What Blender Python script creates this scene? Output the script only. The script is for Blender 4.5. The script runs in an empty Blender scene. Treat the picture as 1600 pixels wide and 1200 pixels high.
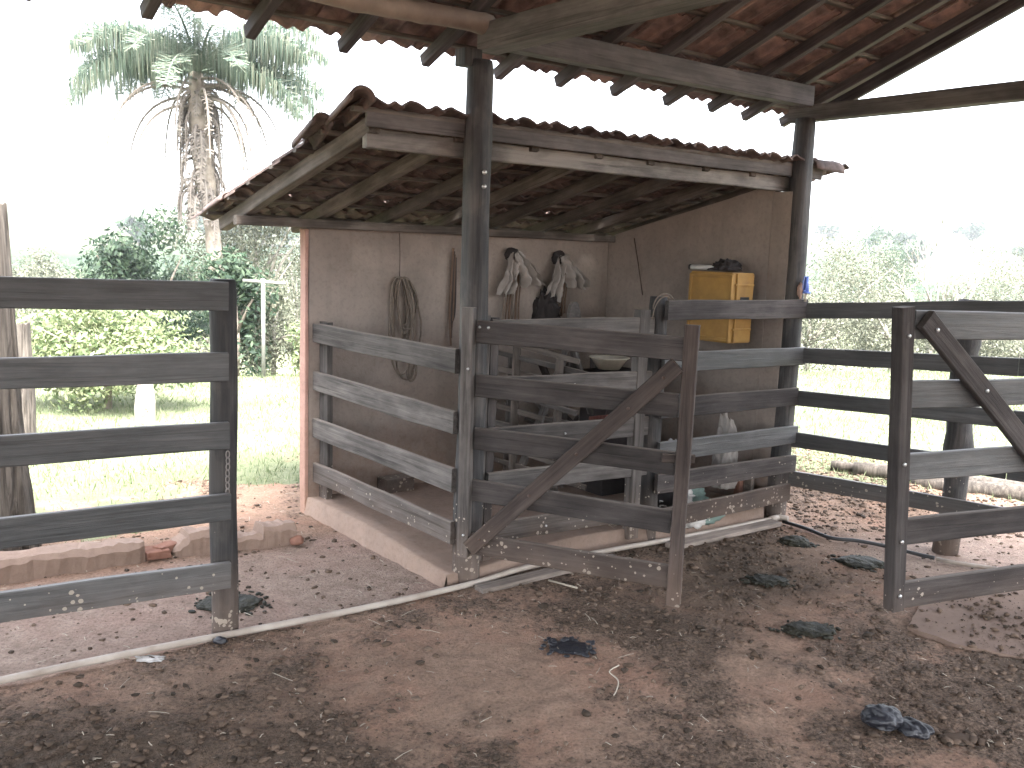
import bpy, math, random
import numpy as np
from mathutils import Matrix, Vector, noise as mn

random.seed(7); rng = np.random.default_rng(7)
S = bpy.context.scene
COL = S.collection

# ------------------------------------------------------------------ camera
HAZE = .001
CAMH = 1.65; PITCH = math.radians(8.31); ROLL = math.radians(2.083); FPX = 1396.0
F = Vector((0, math.cos(PITCH), -math.sin(PITCH))); U0 = Vector((0, math.sin(PITCH), math.cos(PITCH))); R0 = Vector((1, 0, 0))
RR = math.cos(ROLL)*R0 + math.sin(ROLL)*U0; UU = -math.sin(ROLL)*R0 + math.cos(ROLL)*U0
cam = bpy.data.objects.new('camera', bpy.data.cameras.new('camera')); COL.objects.link(cam)
cam.matrix_world = Matrix(((RR.x, UU.x, -F.x, 0), (RR.y, UU.y, -F.y, 0), (RR.z, UU.z, -F.z, CAMH), (0, 0, 0, 1)))
cam.data.sensor_width = 36; cam.data.lens = 36*FPX/1600; cam.data.clip_start = 0.05; cam.data.clip_end = 3000
S.camera = cam
# ------------------------------------------------------------------ world, sun, exposure
SUN_EL = math.radians(60); SUN_AZ = math.radians(285)        # direction in the xy plane the light comes from (ccw from +x)
W_ = bpy.data.worlds.new('World'); S.world = W_; W_.use_nodes = True
nt = W_.node_tree; bg = nt.nodes['Background']
sky = nt.nodes.new('ShaderNodeTexSky'); sky.sky_type = 'NISHITA'; sky.sun_disc = False
sky.sun_elevation = SUN_EL; sky.sun_rotation = math.pi/2 - SUN_AZ; sky.dust_density = 4; sky.air_density = 1.0; sky.ozone_density = 1.0
hs = nt.nodes.new('ShaderNodeHueSaturation'); hs.inputs['Saturation'].default_value = 0.35
nt.links.new(sky.outputs[0], hs.inputs['Color']); nt.links.new(hs.outputs[0], bg.inputs[0]); bg.inputs[1].default_value = 0.13
sl = bpy.data.lights.new('sun', 'SUN'); sl.energy = 2.0; sl.angle = math.radians(22); sl.color = (1, 0.96, 0.9)
so = bpy.data.objects.new('sun', sl); COL.objects.link(so)
sd = Vector((math.cos(SUN_AZ)*math.cos(SUN_EL), math.sin(SUN_AZ)*math.cos(SUN_EL), math.sin(SUN_EL)))
so.rotation_euler = sd.to_track_quat('Z', 'Y').to_euler(); so.location = (0, 0, 20)
S.view_settings.view_transform = 'Standard'; S.view_settings.look = 'None'; S.view_settings.gamma = 1
S.view_settings.use_curve_mapping = False; S.view_settings.exposure = 3.85
S.render.engine = 'CYCLES'
S.cycles.max_bounces = 8; S.cycles.diffuse_bounces = 6; S.cycles.transparent_max_bounces = 8
S.cycles.caustics_reflective = False; S.cycles.caustics_refractive = False; S.cycles.use_denoising = True
S.cycles.sample_clamp_indirect = 6

# ------------------------------------------------------------------ the yard's own axes: s along the eave posts, t away behind them
A0 = Vector((-0.2, 4.333, 0)); DX = Vector((math.cos(.6), math.sin(.6), 0)); DY = Vector((math.cos(2.2683), math.sin(2.2683), 0))
def P(s, t, z=0.0): return A0 + DX*s + DY*t + Vector((0, 0, z))
def Pd(d, z): return Vector((d.x, d.y, z))

# ------------------------------------------------------------------ helpers
WM = {}
def tag(o, label=None, cat=None, group=None, kind=None):
    if label: o['label'] = label
    if cat: o['category'] = cat
    if group: o['group'] = group
    if kind: o['kind'] = kind
    return o
def place(o, M, parent=None):
    COL.objects.link(o); WM[o] = M.copy()
    if parent is not None:
        o.parent = parent; o.matrix_basis = WM[parent].inverted() @ M
    else: o.matrix_basis = M
    return o
def thing(name, label, cat, loc, group=None):
    o = bpy.data.objects.new(name, None); o.empty_display_size = .2
    place(o, Matrix.Translation(loc)); return tag(o, label, cat, group)
def mesh(name, V, Fc, mat=None, smooth=False):
    me = bpy.data.meshes.new(name); me.from_pydata([tuple(v) for v in V], [], Fc)
    if smooth: me.polygons.foreach_set('use_smooth', [True]*len(me.polygons))
    if mat: me.materials.append(mat)
    me.update(); return me
def npmesh(name, V, Fa, mat, smooth=False):
    V = np.asarray(V, np.float32); Fa = np.asarray(Fa, np.int32); k = Fa.shape[1]
    me = bpy.data.meshes.new(name); me.vertices.add(len(V)); me.vertices.foreach_set('co', V.ravel())
    me.loops.add(Fa.size); me.loops.foreach_set('vertex_index', Fa.ravel())
    me.polygons.add(len(Fa)); me.polygons.foreach_set('loop_start', np.arange(0, Fa.size, k, dtype=np.int32))
    if smooth: me.polygons.foreach_set('use_smooth', np.ones(len(Fa), bool))
    me.materials.append(mat); me.update(calc_edges=True); return me
def frame(x, up, loc):
    x = x.normalized(); y = up.cross(x)
    if y.length < 1e-4: y = Vector((0, 1, 0)).cross(x)
    y.normalize(); z = x.cross(y)
    return Matrix(((x.x, y.x, z.x, loc.x), (x.y, y.y, z.y, loc.y), (x.z, y.z, z.z, loc.z), (0, 0, 0, 1)))
def obj(name, me, M, parent=None): return place(bpy.data.objects.new(name, me), M, parent)

def board_mesh(L, h, th, mat, warp=.004, seg=14, ch=.004, bow=0.0, seed=None):
    """sawn board: local x = length, z = height, y = thickness; edges wander a little"""
    sd_ = random.random()*100 if seed is None else seed
    V = []; Fc = []
    for i in range(seg+1):
        u = i/seg; x = (u-.5)*L
        a = mn.noise(Vector((x*2.2, sd_, 0)))*warp; b = mn.noise(Vector((x*2.2, sd_+9, 3)))*warp
        c = mn.noise(Vector((x*1.3, sd_+20, 5)))*warp*.8 + bow*(1-(2*u-1)**2)
        zt = h/2+a; zb = -h/2+b; y0 = -th/2; y1 = th/2
        xe = x + (random.uniform(-.003, .003) if i in (0, seg) else 0)
        for (yy, zz) in ((y0+ch, zb), (y1-ch, zb), (y1, zb+ch), (y1, zt-ch), (y1-ch, zt), (y0+ch, zt), (y0, zt-ch), (y0, zb+ch)):
            V.append((xe, yy+c, zz))
    for i in range(seg):
        for k in range(8):
            a = i*8+k; b = i*8+(k+1) % 8; Fc.append((a, b, b+8, a+8))
    Fc.append(tuple(range(7, -1, -1))); n = seg*8; Fc.append(tuple(range(n, n+8)))
    return mesh('board', V, Fc, mat)
def board(name, p0, p1, h, th, mat, parent=None, up=Vector((0, 0, 1)), **kw):
    p0 = Vector(p0); p1 = Vector(p1)
    me = board_mesh((p1-p0).length, h, th, mat, **kw); me.name = name
    return obj(name, me, frame(p1-p0, up, (p0+p1)/2), parent)
def tube_mesh(pts, r, mat, n=8, closed=False, jit=0):
    pts = [Vector(p) for p in pts]; V = []; Fc = []; m = len(pts)
    rs = r if hasattr(r, '__len__') else [r]*m
    prev = None
    for i, p in enumerate(pts):
        d = (pts[min(i+1, m-1)]-pts[max(i-1, 0)])
        if closed: d = pts[(i+1) % m]-pts[i-1]
        if d.length < 1e-9: d = Vector((0, 0, 1))
        d.normalize()
        if prev is None:
            a = d.cross(Vector((0, 0, 1)));
            if a.length < .1: a = d.cross(Vector((1, 0, 0)))
        else: a = prev - d*prev.dot(d)
        a.normalize(); prev = a; b = d.cross(a)
        for k in range(n):
            t = 2*math.pi*k/n; q = rs[i]*(1+(random.uniform(-jit, jit) if jit else 0))
            V.append(p + a*math.cos(t)*q + b*math.sin(t)*q)
    for i in range(m-1 + (1 if closed else 0)):
        j = (i+1) % m
        for k in range(n): Fc.append((i*n+k, i*n+(k+1) % n, j*n+(k+1) % n, j*n+k))
    if not closed: Fc.append(tuple(range(n-1, -1, -1))); Fc.append(tuple(range((m-1)*n, m*n)))
    return V, Fc
def tube(name, pts, r, mat, parent=None, n=8, closed=False, jit=0, loc=None):
    V, Fc = tube_mesh(pts, r, mat, n, closed, jit)
    o = Vector(loc) if loc is not None else (WM[parent].translation if parent is not None else Vector(pts[0]))
    me = mesh(name, [v-o for v in V], Fc, mat, True)
    return obj(name, me, Matrix.Translation(o), parent)
def post(name, p0, p1, r0, r1, mat, parent=None, n=22, seg=26, lump=.06, flat=None):
    """unsawn round post"""
    p0 = Vector(p0); p1 = Vector(p1); L = (p1-p0).length; sd_ = random.random()*50; V = []; Fc = []
    for i in range(seg+1):
        u = i/seg; z = u*L; r = r0+(r1-r0)*u
        if i == seg: r *= .9
        bx = mn.noise(Vector((u*2, sd_, 0)))*r0*.25*math.sin(math.pi*u); by = mn.noise(Vector((u*2, sd_, 7)))*r0*.25*math.sin(math.pi*u)
        for k in range(n):
            a = 2*math.pi*k/n
            q = r*(1+lump*mn.noise(Vector((math.cos(a)*1.2, math.sin(a)*1.2, z*2.2+sd_)))+lump*.4*mn.noise(Vector((math.cos(a)*4, math.sin(a)*4, z*1.2+sd_))))
            V.append((bx+math.cos(a)*q, by+math.sin(a)*q, z))
    for i in range(seg):
        for k in range(n): Fc.append((i*n+k, i*n+(k+1) % n, (i+1)*n+(k+1) % n, (i+1)*n+k))
    Fc.append(tuple(range(n-1, -1, -1))); Fc.append(tuple(range(seg*n, seg*n+n)))
    me = mesh(name, V, Fc, mat, True)
    z = (p1-p0).normalized(); x = Vector((1, 0, 0)); y = z.cross(x).normalized(); x = y.cross(z)
    M = Matrix(((x.x, y.x, z.x, p0.x), (x.y, y.y, z.y, p0.y), (x.z, y.z, z.z, p0.z), (0, 0, 0, 1)))
    return obj(name, me, M, parent)
def boxmesh(pts8, mat): # bottom 4 ccw, top 4 ccw
    return mesh('box', pts8, [(3, 2, 1, 0), (4, 5, 6, 7), (0, 1, 5, 4), (1, 2, 6, 5), (2, 3, 7, 6), (3, 0, 4, 7)], mat)
def block(name, s0, s1, t0, t1, z0, z1, mat, parent=None, bevel=0, sub=0, rough=0):
    o = (WM[parent].translation if parent is not None else P(s0, t0, z0))
    pts = [P(s0, t0, z0), P(s1, t0, z0), P(s1, t1, z0), P(s0, t1, z0), P(s0, t0, z1), P(s1, t0, z1), P(s1, t1, z1), P(s0, t1, z1)]
    me = boxmesh([p-o for p in pts], mat); me.name = name
    finish(me, bevel, sub, rough)
    return obj(name, me, Matrix.Translation(o), parent)
import bmesh
def finish(me, bevel=0, sub=0, rough=0, sc=6):
    bm = bmesh.new(); bm.from_mesh(me)
    if bevel: bmesh.ops.bevel(bm, geom=list(bm.edges), offset=bevel, segments=2, affect='EDGES', profile=.6)
    if sub:
        bmesh.ops.triangulate(bm, faces=[f for f in bm.faces if len(f.verts) > 4])
        bmesh.ops.subdivide_edges(bm, edges=list(bm.edges), cuts=sub, use_grid_fill=True)
    if rough:
        bm.normal_update()
        for v in bm.verts: v.co += v.normal*mn.noise(v.co*sc)*rough + v.normal*mn.noise(v.co*sc*4)*rough*.4
    bm.to_mesh(me); bm.free()
def lump(name, loc, size, mat, parent=None, sub=4, amp=.25, sc=2.0, fold=0.0, rot=0, flatb=True, seed=0, ridge=None):
    """crumpled or clotted body"""
    bm = bmesh.new(); bmesh.ops.create_icosphere(bm, subdivisions=sub, radius=1)
    for v in bm.verts:
        p = v.co.copy(); q = p*sc+Vector((seed*3.1, seed*1.7, seed))
        d = amp*mn.noise(q)+amp*.5*mn.noise(q*2.3)
        if fold: d += fold*(abs(mn.noise(q*1.5+Vector((5, 5, 5))))*2-.6)+fold*.6*(abs(mn.noise(q*3.7))-.25)
        if ridge: d += ridge*math.sin((p.x*7+p.y*5+mn.noise(q)*3))
        c = p*(1+d)
        if flatb and c.z < -.35: c.z = -.35-(c.z+.35)*-.05
        v.co = Vector((c.x*size[0], c.y*size[1], c.z*size[2]))
    me = bpy.data.meshes.new(name); bm.to_mesh(me); bm.free(); me.materials.append(mat)
    me.polygons.foreach_set('use_smooth', [True]*len(me.polygons))
    M = Matrix.Translation(loc) @ Matrix.Rotation(rot, 4, 'Z')
    return obj(name, me, M, parent)

# ------------------------------------------------------------------ materials
def newmat(name, rough=.9, spec=.25):
    m = bpy.data.materials.new(name); m.use_nodes = True; n = m.node_tree
    b = n.nodes['Principled BSDF']; b.inputs['Roughness'].default_value = rough; b.inputs['Specular IOR Level'].default_value = spec
    return m, n, b
def nd(n, t, **kw):
    x = n.nodes.new(t)
    for k, v in kw.items(): setattr(x, k, v)
    return x
def noisen(n, vec, scale, detail=6, rough=.6, dist=0):
    x = nd(n, 'ShaderNodeTexNoise'); x.inputs['Scale'].default_value = scale; x.inputs['Detail'].default_value = detail
    x.inputs['Roughness'].default_value = rough; x.inputs['Distortion'].default_value = dist
    if vec is not None: n.links.new(vec, x.inputs['Vector'])
    return x.outputs['Fac']
def ramp(n, fac, stops):
    r = nd(n, 'ShaderNodeValToRGB'); e = r.color_ramp.elements
    while len(e) < len(stops): e.new(.5)
    for i, (p, c) in enumerate(stops):
        e[i].position = p; e[i].color = (*c, 1) if len(c) == 3 else c
    n.links.new(fac, r.inputs[0]); return r.outputs[0]
def mix(n, f, a, b, mode='MIX'):
    x = nd(n, 'ShaderNodeMix', data_type='RGBA', blend_type=mode)
    for sock, v in ((x.inputs[0], f), (x.inputs[6], a), (x.inputs[7], b)):
        if isinstance(v, (int, float)): sock.default_value = v
        elif isinstance(v, tuple): sock.default_value = (*v, 1)
        else: n.links.new(v, sock)
    return x.outputs[2]
def math_(n, op, a, b=0, clamp=False):
    x = nd(n, 'ShaderNodeMath', operation=op); x.use_clamp = clamp
    for s_, v in ((x.inputs[0], a), (x.inputs[1], b)):
        if isinstance(v, (int, float)): s_.default_value = v
        else: n.links.new(v, s_)
    return x.outputs[0]
def bump(n, b, h, strength=.3, dist=.01):
    x = nd(n, 'ShaderNodeBump'); x.inputs['Strength'].default_value = strength; x.inputs['Distance'].default_value = dist
    n.links.new(h, x.inputs['Height']); n.links.new(x.outputs[0], b.inputs['Normal'])
def coords(n, kind='Object', scale=(1, 1, 1), rnd=True):
    tc = nd(n, 'ShaderNodeTexCoord'); mp = nd(n, 'ShaderNodeMapping'); mp.inputs['Scale'].default_value = scale
    v = tc.outputs[kind]
    if rnd:
        oi = nd(n, 'ShaderNodeObjectInfo'); a = nd(n, 'ShaderNodeVectorMath', operation='MULTIPLY_ADD')
        a.inputs[1].default_value = (1, 1, 1)
        c = nd(n, 'ShaderNodeVectorMath', operation='SCALE'); c.inputs[0].default_value = (13, 7, 17); n.links.new(oi.outputs['Random'], c.inputs['Scale'])
        n.links.new(v, a.inputs[0]); n.links.new(c.outputs[0], a.inputs[2]); v = a.outputs[0]
    n.links.new(v, mp.inputs['Vector']); return mp.outputs[0]
def wood(name, dark, mid, light, rough=.8, splash=0, blotch=.5, spec=.3, axis='x', var=.25, palish=None):
    m, n, b = newmat(name, rough, spec)
    sc = (1.2, 30, 30) if axis == 'x' else (30, 30, 1.2)
    g = noisen(n, coords(n, 'Object', sc), 1.6, 7, .65, .6)
    blo = noisen(n, coords(n, 'Object', (2, 5, 5) if axis == 'x' else (5, 5, 2)), 1.7, 5, .6)
    c = ramp(n, g, [(.3, dark), (.5, mid), (.7, light)])
    c2 = ramp(n, blo, [(.38, tuple(x*.4 for x in mid)), (.5, mid), (.6, light)])
    c = mix(n, blotch, c, c2)
    c = mix(n, .5, c, ramp(n, noisen(n, coords(n, 'Object', (.7, 42, 42) if axis == 'x' else (42, 42, .7)), 1.3, 4, .7, .9), [(.34, (.12, .11, .1)), (.42, (1, 1, 1))]), 'MULTIPLY')
    oi = nd(n, 'ShaderNodeObjectInfo')
    v = math_(n, 'ADD', math_(n, 'MULTIPLY', oi.outputs['Random'], 2*var), 1-var)
    hv = nd(n, 'ShaderNodeHueSaturation'); n.links.new(c, hv.inputs['Color']); n.links.new(v, hv.inputs['Value']); c = hv.outputs[0]
    geo = nd(n, 'ShaderNodeNewGeometry')
    if palish:   # paler colour on faces that look up
        sx = nd(n, 'ShaderNodeSeparateXYZ'); n.links.new(geo.outputs['Normal'], sx.inputs[0])
        c = mix(n, math_(n, 'MULTIPLY', math_(n, 'SUBTRACT', sx.outputs[2], .5, True), 1.4, True), c, palish)
    if splash:
        sp = nd(n, 'ShaderNodeSeparateXYZ'); n.links.new(geo.outputs['Position'], sp.inputs[0])
        vo = nd(n, 'ShaderNodeTexVoronoi'); vo.inputs['Scale'].default_value = 48; n.links.new(geo.outputs['Position'], vo.inputs['Vector'])
        ns = noisen(n, geo.outputs['Position'], 9, 3)
        lim = math_(n, 'MULTIPLY', math_(n, 'SUBTRACT', ns, .33, True), 4.2)
        zf = math_(n, 'SUBTRACT', 1.0, math_(n, 'MULTIPLY', sp.outputs[2], 1/splash), True)
        lim = math_(n, 'MULTIPLY', lim, zf)
        vc = nd(n, 'ShaderNodeSeparateColor'); n.links.new(vo.outputs['Color'], vc.inputs[0])
        lim = math_(n, 'MULTIPLY', lim, math_(n, 'POWER', vc.outputs[0], 2.2))
        k = math_(n, 'LESS_THAN', math_(n, 'ADD', vo.outputs['Distance'], math_(n, 'MULTIPLY', noisen(n, geo.outputs['Position'], 120, 2), .25)), math_(n, 'ADD', lim, .07))
        c = mix(n, math_(n, 'MULTIPLY', k, .8), c, (.33, .29, .24))
        mud = math_(n, 'MULTIPLY', math_(n, 'SUBTRACT', 1.0, math_(n, 'MULTIPLY', sp.outputs[2], 2.6), True), noisen(n, geo.outputs['Position'], 5, 4))
        c = mix(n, math_(n, 'MULTIPLY', mud, .9, True), c, (.17, .115, .085))
    n.links.new(c, b.inputs['Base Color']); bump(n, b, g, .8, .006); return m

M_FENCE = wood('dark_fence_wood', (.024, .025, .026), (.05, .051, .052), (.088, .087, .087), .55, splash=.6, blotch=.35, spec=.4, palish=(.17, .16, .15))
M_GATE = wood('gate_wood', (.018, .0155, .0155), (.041, .036, .035), (.075, .066, .063), .78, splash=.55, blotch=.4, spec=.18, palish=(.17, .145, .125))
M_BRACE = wood('brace_wood', (.022, .018, .017), (.052, .041, .037), (.09, .072, .065), .8, spec=.15, splash=.5, blotch=.3, palish=(.17, .14, .12))
M_GREY = wood('grey_weathered_wood', (.034, .031, .03), (.078, .071, .067), (.14, .128, .12), .85, splash=.55, blotch=.35, spec=.15, palish=(.24, .2, .17))
M_BEAM = wood('pale_beam_wood', (.07, .066, .064), (.15, .14, .132), (.23, .215, .2), .85, blotch=.6, spec=.2, var=.08)
M_RAFTER = wood('rafter_wood', (.045, .038, .034), (.09, .077, .068), (.16, .138, .122), .85, blotch=.5, spec=.2)
M_BARN = wood('barn_timber', (.045, .04, .04), (.085, .076, .074), (.14, .125, .12), .8, blotch=.45, spec=.3)
M_DKRAFT = wood('dark_rafter_wood', (.03, .026, .028), (.065, .057, .058), (.11, .097, .097), .8, blotch=.4)
M_POST = wood('round_post_wood', (.008, .008, .009), (.03, .029, .03), (.085, .076, .07), .72, splash=.6, blotch=.45, spec=.35, axis='z')
M_OLDPOST = wood('cracked_old_post_wood', (.014, .012, .01), (.07, .06, .052), (.16, .14, .12), .9, blotch=.25, axis='z')
M_PLANK = wood('ground_plank_wood', (.1, .08, .07), (.17, .14, .12), (.26, .215, .185), .85, blotch=.5)

def tilemat(name='clay_tile', k_=1.0, sat=1.0):
    m, n, b = newmat(name, .85, .2)
    v = coords(n, 'Object'); a = noisen(n, v, 9, 6, .65); s2 = noisen(n, v, 45, 3)
    c = ramp(n, a, [(.28, (.08, .065, .062)), (.45, (.19, .145, .13)), (.62, (.31, .205, .165)), (.8, (.42, .32, .27))])
    oi = nd(n, 'ShaderNodeObjectInfo')
    c2 = ramp(n, oi.outputs['Random'], [(0, (.4, .32, .32)), (.3, (.85, .7, .66)), (.6, (.5, .42, .42)), (.85, (1.0, .8, .7)), (1, (1, 1, 1))])
    c = mix(n, 1.0, c, c2, 'MULTIPLY')
    hv = nd(n, 'ShaderNodeHueSaturation'); n.links.new(c, hv.inputs['Color']); hv.inputs['Value'].default_value = k_; hv.inputs['Saturation'].default_value = sat; c = hv.outputs[0]
    n.links.new(c, b.inputs['Base Color']); bump(n, b, s2, .3, .004); return m
M_TILE = tilemat(k_=1.05, sat=.74); M_TILEDARK = tilemat('dull_dark_tile', .62, .62)  # shed roof copy is darker and less saturated than the barn tile
def simple(name, col, rough=.7, spec=.3, var=.15, scale=12, col2=None, bumpk=.2, metal=0, bd=.005):
    m, n, b = newmat(name, rough, spec); v = coords(n, 'Object')
    a = noisen(n, v, scale, 6, .6); c2 = col2 or tuple(max(0, x*(1-var*2.2)) for x in col)
    c = ramp(n, a, [(.3, c2), (.7, col)]); n.links.new(c, b.inputs['Base Color']); b.inputs['Metallic'].default_value = metal
    if bumpk: bump(n, b, a, bumpk, bd)
    return m
def wallmat(name, base, dirt, rough=.92):
    m, n, b = newmat(name, rough, .15); tc = nd(n, 'ShaderNodeNewGeometry'); v = tc.outputs['Position']
    a = noisen(n, v, 1.6, 6, .6, .4); d = noisen(n, v, 14, 5, .65); g = noisen(n, v, 60, 3)
    sp = nd(n, 'ShaderNodeSeparateXYZ'); n.links.new(v, sp.inputs[0])
    mp = nd(n, 'ShaderNodeMapping'); mp.inputs['Scale'].default_value = (9, 9, .8); n.links.new(v, mp.inputs[0])
    st = noisen(n, mp.outputs[0], 1, 5, .6)
    c = mix(n, ramp(n, a, [(.35, (0, 0, 0)), (.7, (1, 1, 1))]), base, tuple(x*.72 for x in base))
    low = math_(n, 'SUBTRACT', 1.05, math_(n, 'ADD', math_(n, 'MULTIPLY', sp.outputs[2], 1.0), math_(n, 'MULTIPLY', d, .9)), True)
    c = mix(n, math_(n, 'MULTIPLY', low, 1.7, True), c, dirt)
    c = mix(n, .2, c, ramp(n, noisen(n, v, 5.5, 7, .7, .8), [(.34, (.5, .47, .45)), (.5, (1, 1, 1)), (.68, (1.3, 1.28, 1.22))]), 'MULTIPLY')
    c = mix(n, .2, c, ramp(n, noisen(n, v, 38, 4, .7), [(.36, (.4, .38, .36)), (.5, (1, 1, 1))]), 'MULTIPLY')
    c = mix(n, ramp(n, st, [(.5, (0, 0, 0)), (.8, (.5, .5, .5))]), c, tuple(x*.55 for x in base))
    n.links.new(c, b.inputs['Base Color']); bump(n, b, g, .35, .004); return m
M_WALL = wallmat('rough_render', (.262, .222, .196), (.2, .14, .11))
M_PINK = wallmat('pink_painted_edge', (.4, .25, .21), (.33, .21, .16))
M_PLAT = wallmat('platform_cement', (.31, .24, .2), (.23, .165, .13))
M_KERB = wallmat('kerb_plaster', (.29, .215, .175), (.21, .15, .12))
M_BRICK = simple('red_brick', (.22, .115, .085), .9, .1, scale=20)
M_PVC = simple('dirty_white_pipe', (.38, .34, .3), .55, .3, col2=(.2, .16, .13), scale=5)
M_HOSE = simple('black_hose', (.02, .02, .022), .5, .5)
M_BOLT = simple('bolt_steel', (.55, .55, .55), .35, .6, metal=.8, bumpk=0)
M_DARKBOLT = simple('rusty_bolt', (.09, .06, .05), .6, .4, metal=.3)
M_ROPE = simple('grey_rope', (.17, .14, .115), .95, .1, scale=60)
M_STRAP = simple('leather_strap', (.13, .085, .06), .8, .2, scale=30)
M_CLOTH = simple('dirty_white_cloth', (.3, .28, .265), .95, .1, col2=(.25, .22, .2), scale=6)
M_DKLUMP = simple('dark_sacking', (.04, .035, .035), .95, .1)
M_YEL = simple('yellow_plastic', (.37, .215, .06), .6, .25, col2=(.22, .125, .04), scale=7, bumpk=.05)
M_BLACKP = simple('black_plastic', (.018, .018, .02), .35, .5)
M_WHITE = simple('white_plastic', (.75, .75, .76), .5, .4, bumpk=0)
M_BLUE = simple('blue_plastic', (.1, .17, .5), .4, .4, bumpk=.05)
M_CREAM = simple('cream_plastic', (.5, .46, .38), .5, .3)
M_BAMBOO = simple('bamboo', (.24, .2, .165), .6, .3, col2=(.13, .105, .085), scale=7)
def isl(name, st):
    m, n, b = newmat(name, .95, .1); g = nd(n, 'ShaderNodeNewGeometry'); c = ramp(n, g.outputs['Random Per Island'], st); n.links.new(c, b.inputs['Base Color']); return m
M_DUNG = simple('fresh_dung', (.034, .031, .02), .6, .15, col2=(.006, .007, .006), scale=22, bumpk=1.0, bd=.03)
M_BLUEDUNG = simple('dark_plastic_bag', (.02, .021, .027), .38, .4, col2=(.008, .008, .011), scale=20, bumpk=.7, bd=.015)
M_CLOD = isl('dirt_clods', [(0, (.035, .027, .021)), (.5, (.085, .06, .045)), (.85, (.115, .082, .062)), (1, (.135, .097, .073))])
M_STRAW = simple('straw', (.42, .37, .3), .8, .2, scale=3, bumpk=0)
M_CHAIN = simple('chain_steel', (.22, .2, .19), .5, .5, metal=.6)
M_SPRING = simple('rusty_spring', (.16, .05, .035), .7, .3)

def sackmat():
    m, n, b = newmat('woven_sack', .8, .2); v = coords(n, 'Object', rnd=False); a = noisen(n, v, 5, 4)
    c = ramp(n, a, [(.35, (.3, .27, .25)), (.6, (.56, .54, .52))])
    g = noisen(n, v, 7, 2); sp = nd(n, 'ShaderNodeSeparateXYZ'); n.links.new(v, sp.inputs[0])
    k = math_(n, 'MULTIPLY', math_(n, 'GREATER_THAN', g, .47), math_(n, 'GREATER_THAN', sp.outputs[0], .04))
    c = mix(n, k, c, (.16, .22, .195)); n.links.new(c, b.inputs['Base Color'])
    w = noisen(n, v, 90, 2); bump(n, b, w, .4, .004); return m
M_SACK = sackmat()

def leafmat(name, dark, mid, light, trans=.35, sc=.8):
    m, n, b = newmat(name, .6, .3)
    geo = nd(n, 'ShaderNodeNewGeometry'); a = noisen(n, geo.outputs['Position'], sc*4, 3)
    r = math_(n, 'ADD', math_(n, 'MULTIPLY', geo.outputs['Random Per Island'], .7), math_(n, 'MULTIPLY', a, .4))
    c = ramp(n, r, [(.15, dark), (.5, mid), (.9, light)])
    n.links.new(c, b.inputs['Base Color'])
    t = nd(n, 'ShaderNodeBsdfTranslucent'); n.links.new(c, t.inputs[0]); mx = nd(n, 'ShaderNodeMixShader'); mx.inputs[0].default_value = trans
    out = n.nodes['Material Output']; n.links.new(b.outputs[0], mx.inputs[1]); n.links.new(t.outputs[0], mx.inputs[2]); n.links.new(mx.outputs[0], out.inputs[0])
    return m
M_LEAF = leafmat('shrub_leaves', (.06, .095, .045), (.15, .19, .09), (.28, .3, .17))
M_LEAFD = leafmat('dark_tree_leaves', (.014, .03, .018), (.03, .055, .032), (.065, .095, .055))
M_LEAFP = leafmat('pale_scrub_leaves', (.05, .058, .038), (.1, .108, .075), (.2, .2, .15))
M_PALM = leafmat('palm_leaflets', (.04, .065, .05), (.085, .12, .09), (.2, .21, .16))
M_PALMDEAD = leafmat('dead_palm_leaflets', (.08, .07, .06), (.14, .12, .105), (.22, .195, .17), .15)
M_GRASS = leafmat('grass_blades', (.08, .115, .05), (.14, .175, .09), (.23, .245, .15))
M_BARK = simple('bark', (.24, .21, .18), .9, .1, col2=(.12, .1, .08), scale=9, bumpk=.6, bd=.02)
M_PALEBARK = simple('pale_dry_bark', (.34, .31, .27), .9, .1, col2=(.2, .18, .16), scale=9)

# ------------------------------------------------------------------ ground
def hash2(ix, iy, seed):
    h = (ix.astype(np.int64)*374761393 + iy.astype(np.int64)*668265263 + seed*1442695041) & 0xffffffff
    h = ((h ^ (h >> 13))*1274126177) & 0xffffffff
    return ((h ^ (h >> 16)) & 0xffff)/65535.0
def vnoise(x, y, seed=0):
    ix = np.floor(x); iy = np.floor(y); fx = x-ix; fy = y-iy; fx = fx*fx*(3-2*fx); fy = fy*fy*(3-2*fy)
    a = hash2(ix, iy, seed); b = hash2(ix+1, iy, seed); c = hash2(ix, iy+1, seed); d = hash2(ix+1, iy+1, seed)
    return (a*(1-fx)+b*fx)*(1-fy)+(c*(1-fx)+d*fx)*fy
def fbm(x, y, sc, oct=5, seed=0, gain=.5):
    r = 0; a = 1; t = 0
    for o in range(oct): r = r+a*(vnoise(x*sc*2**o, y*sc*2**o, seed+o)-.5)*2; t += a; a *= gain
    return r/t
def sm(a, b, x): u = np.clip((x-a)/(b-a), 0, 1); return u*u*(3-2*u)
Minv = np.linalg.inv(np.array([[DX.x, DY.x], [DX.y, DY.y]]))
def to_st(x, y):
    dx = x-A0.x; dy = y-A0.y
    return Minv[0, 0]*dx+Minv[0, 1]*dy, Minv[1, 0]*dx+Minv[1, 1]*dy
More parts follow.
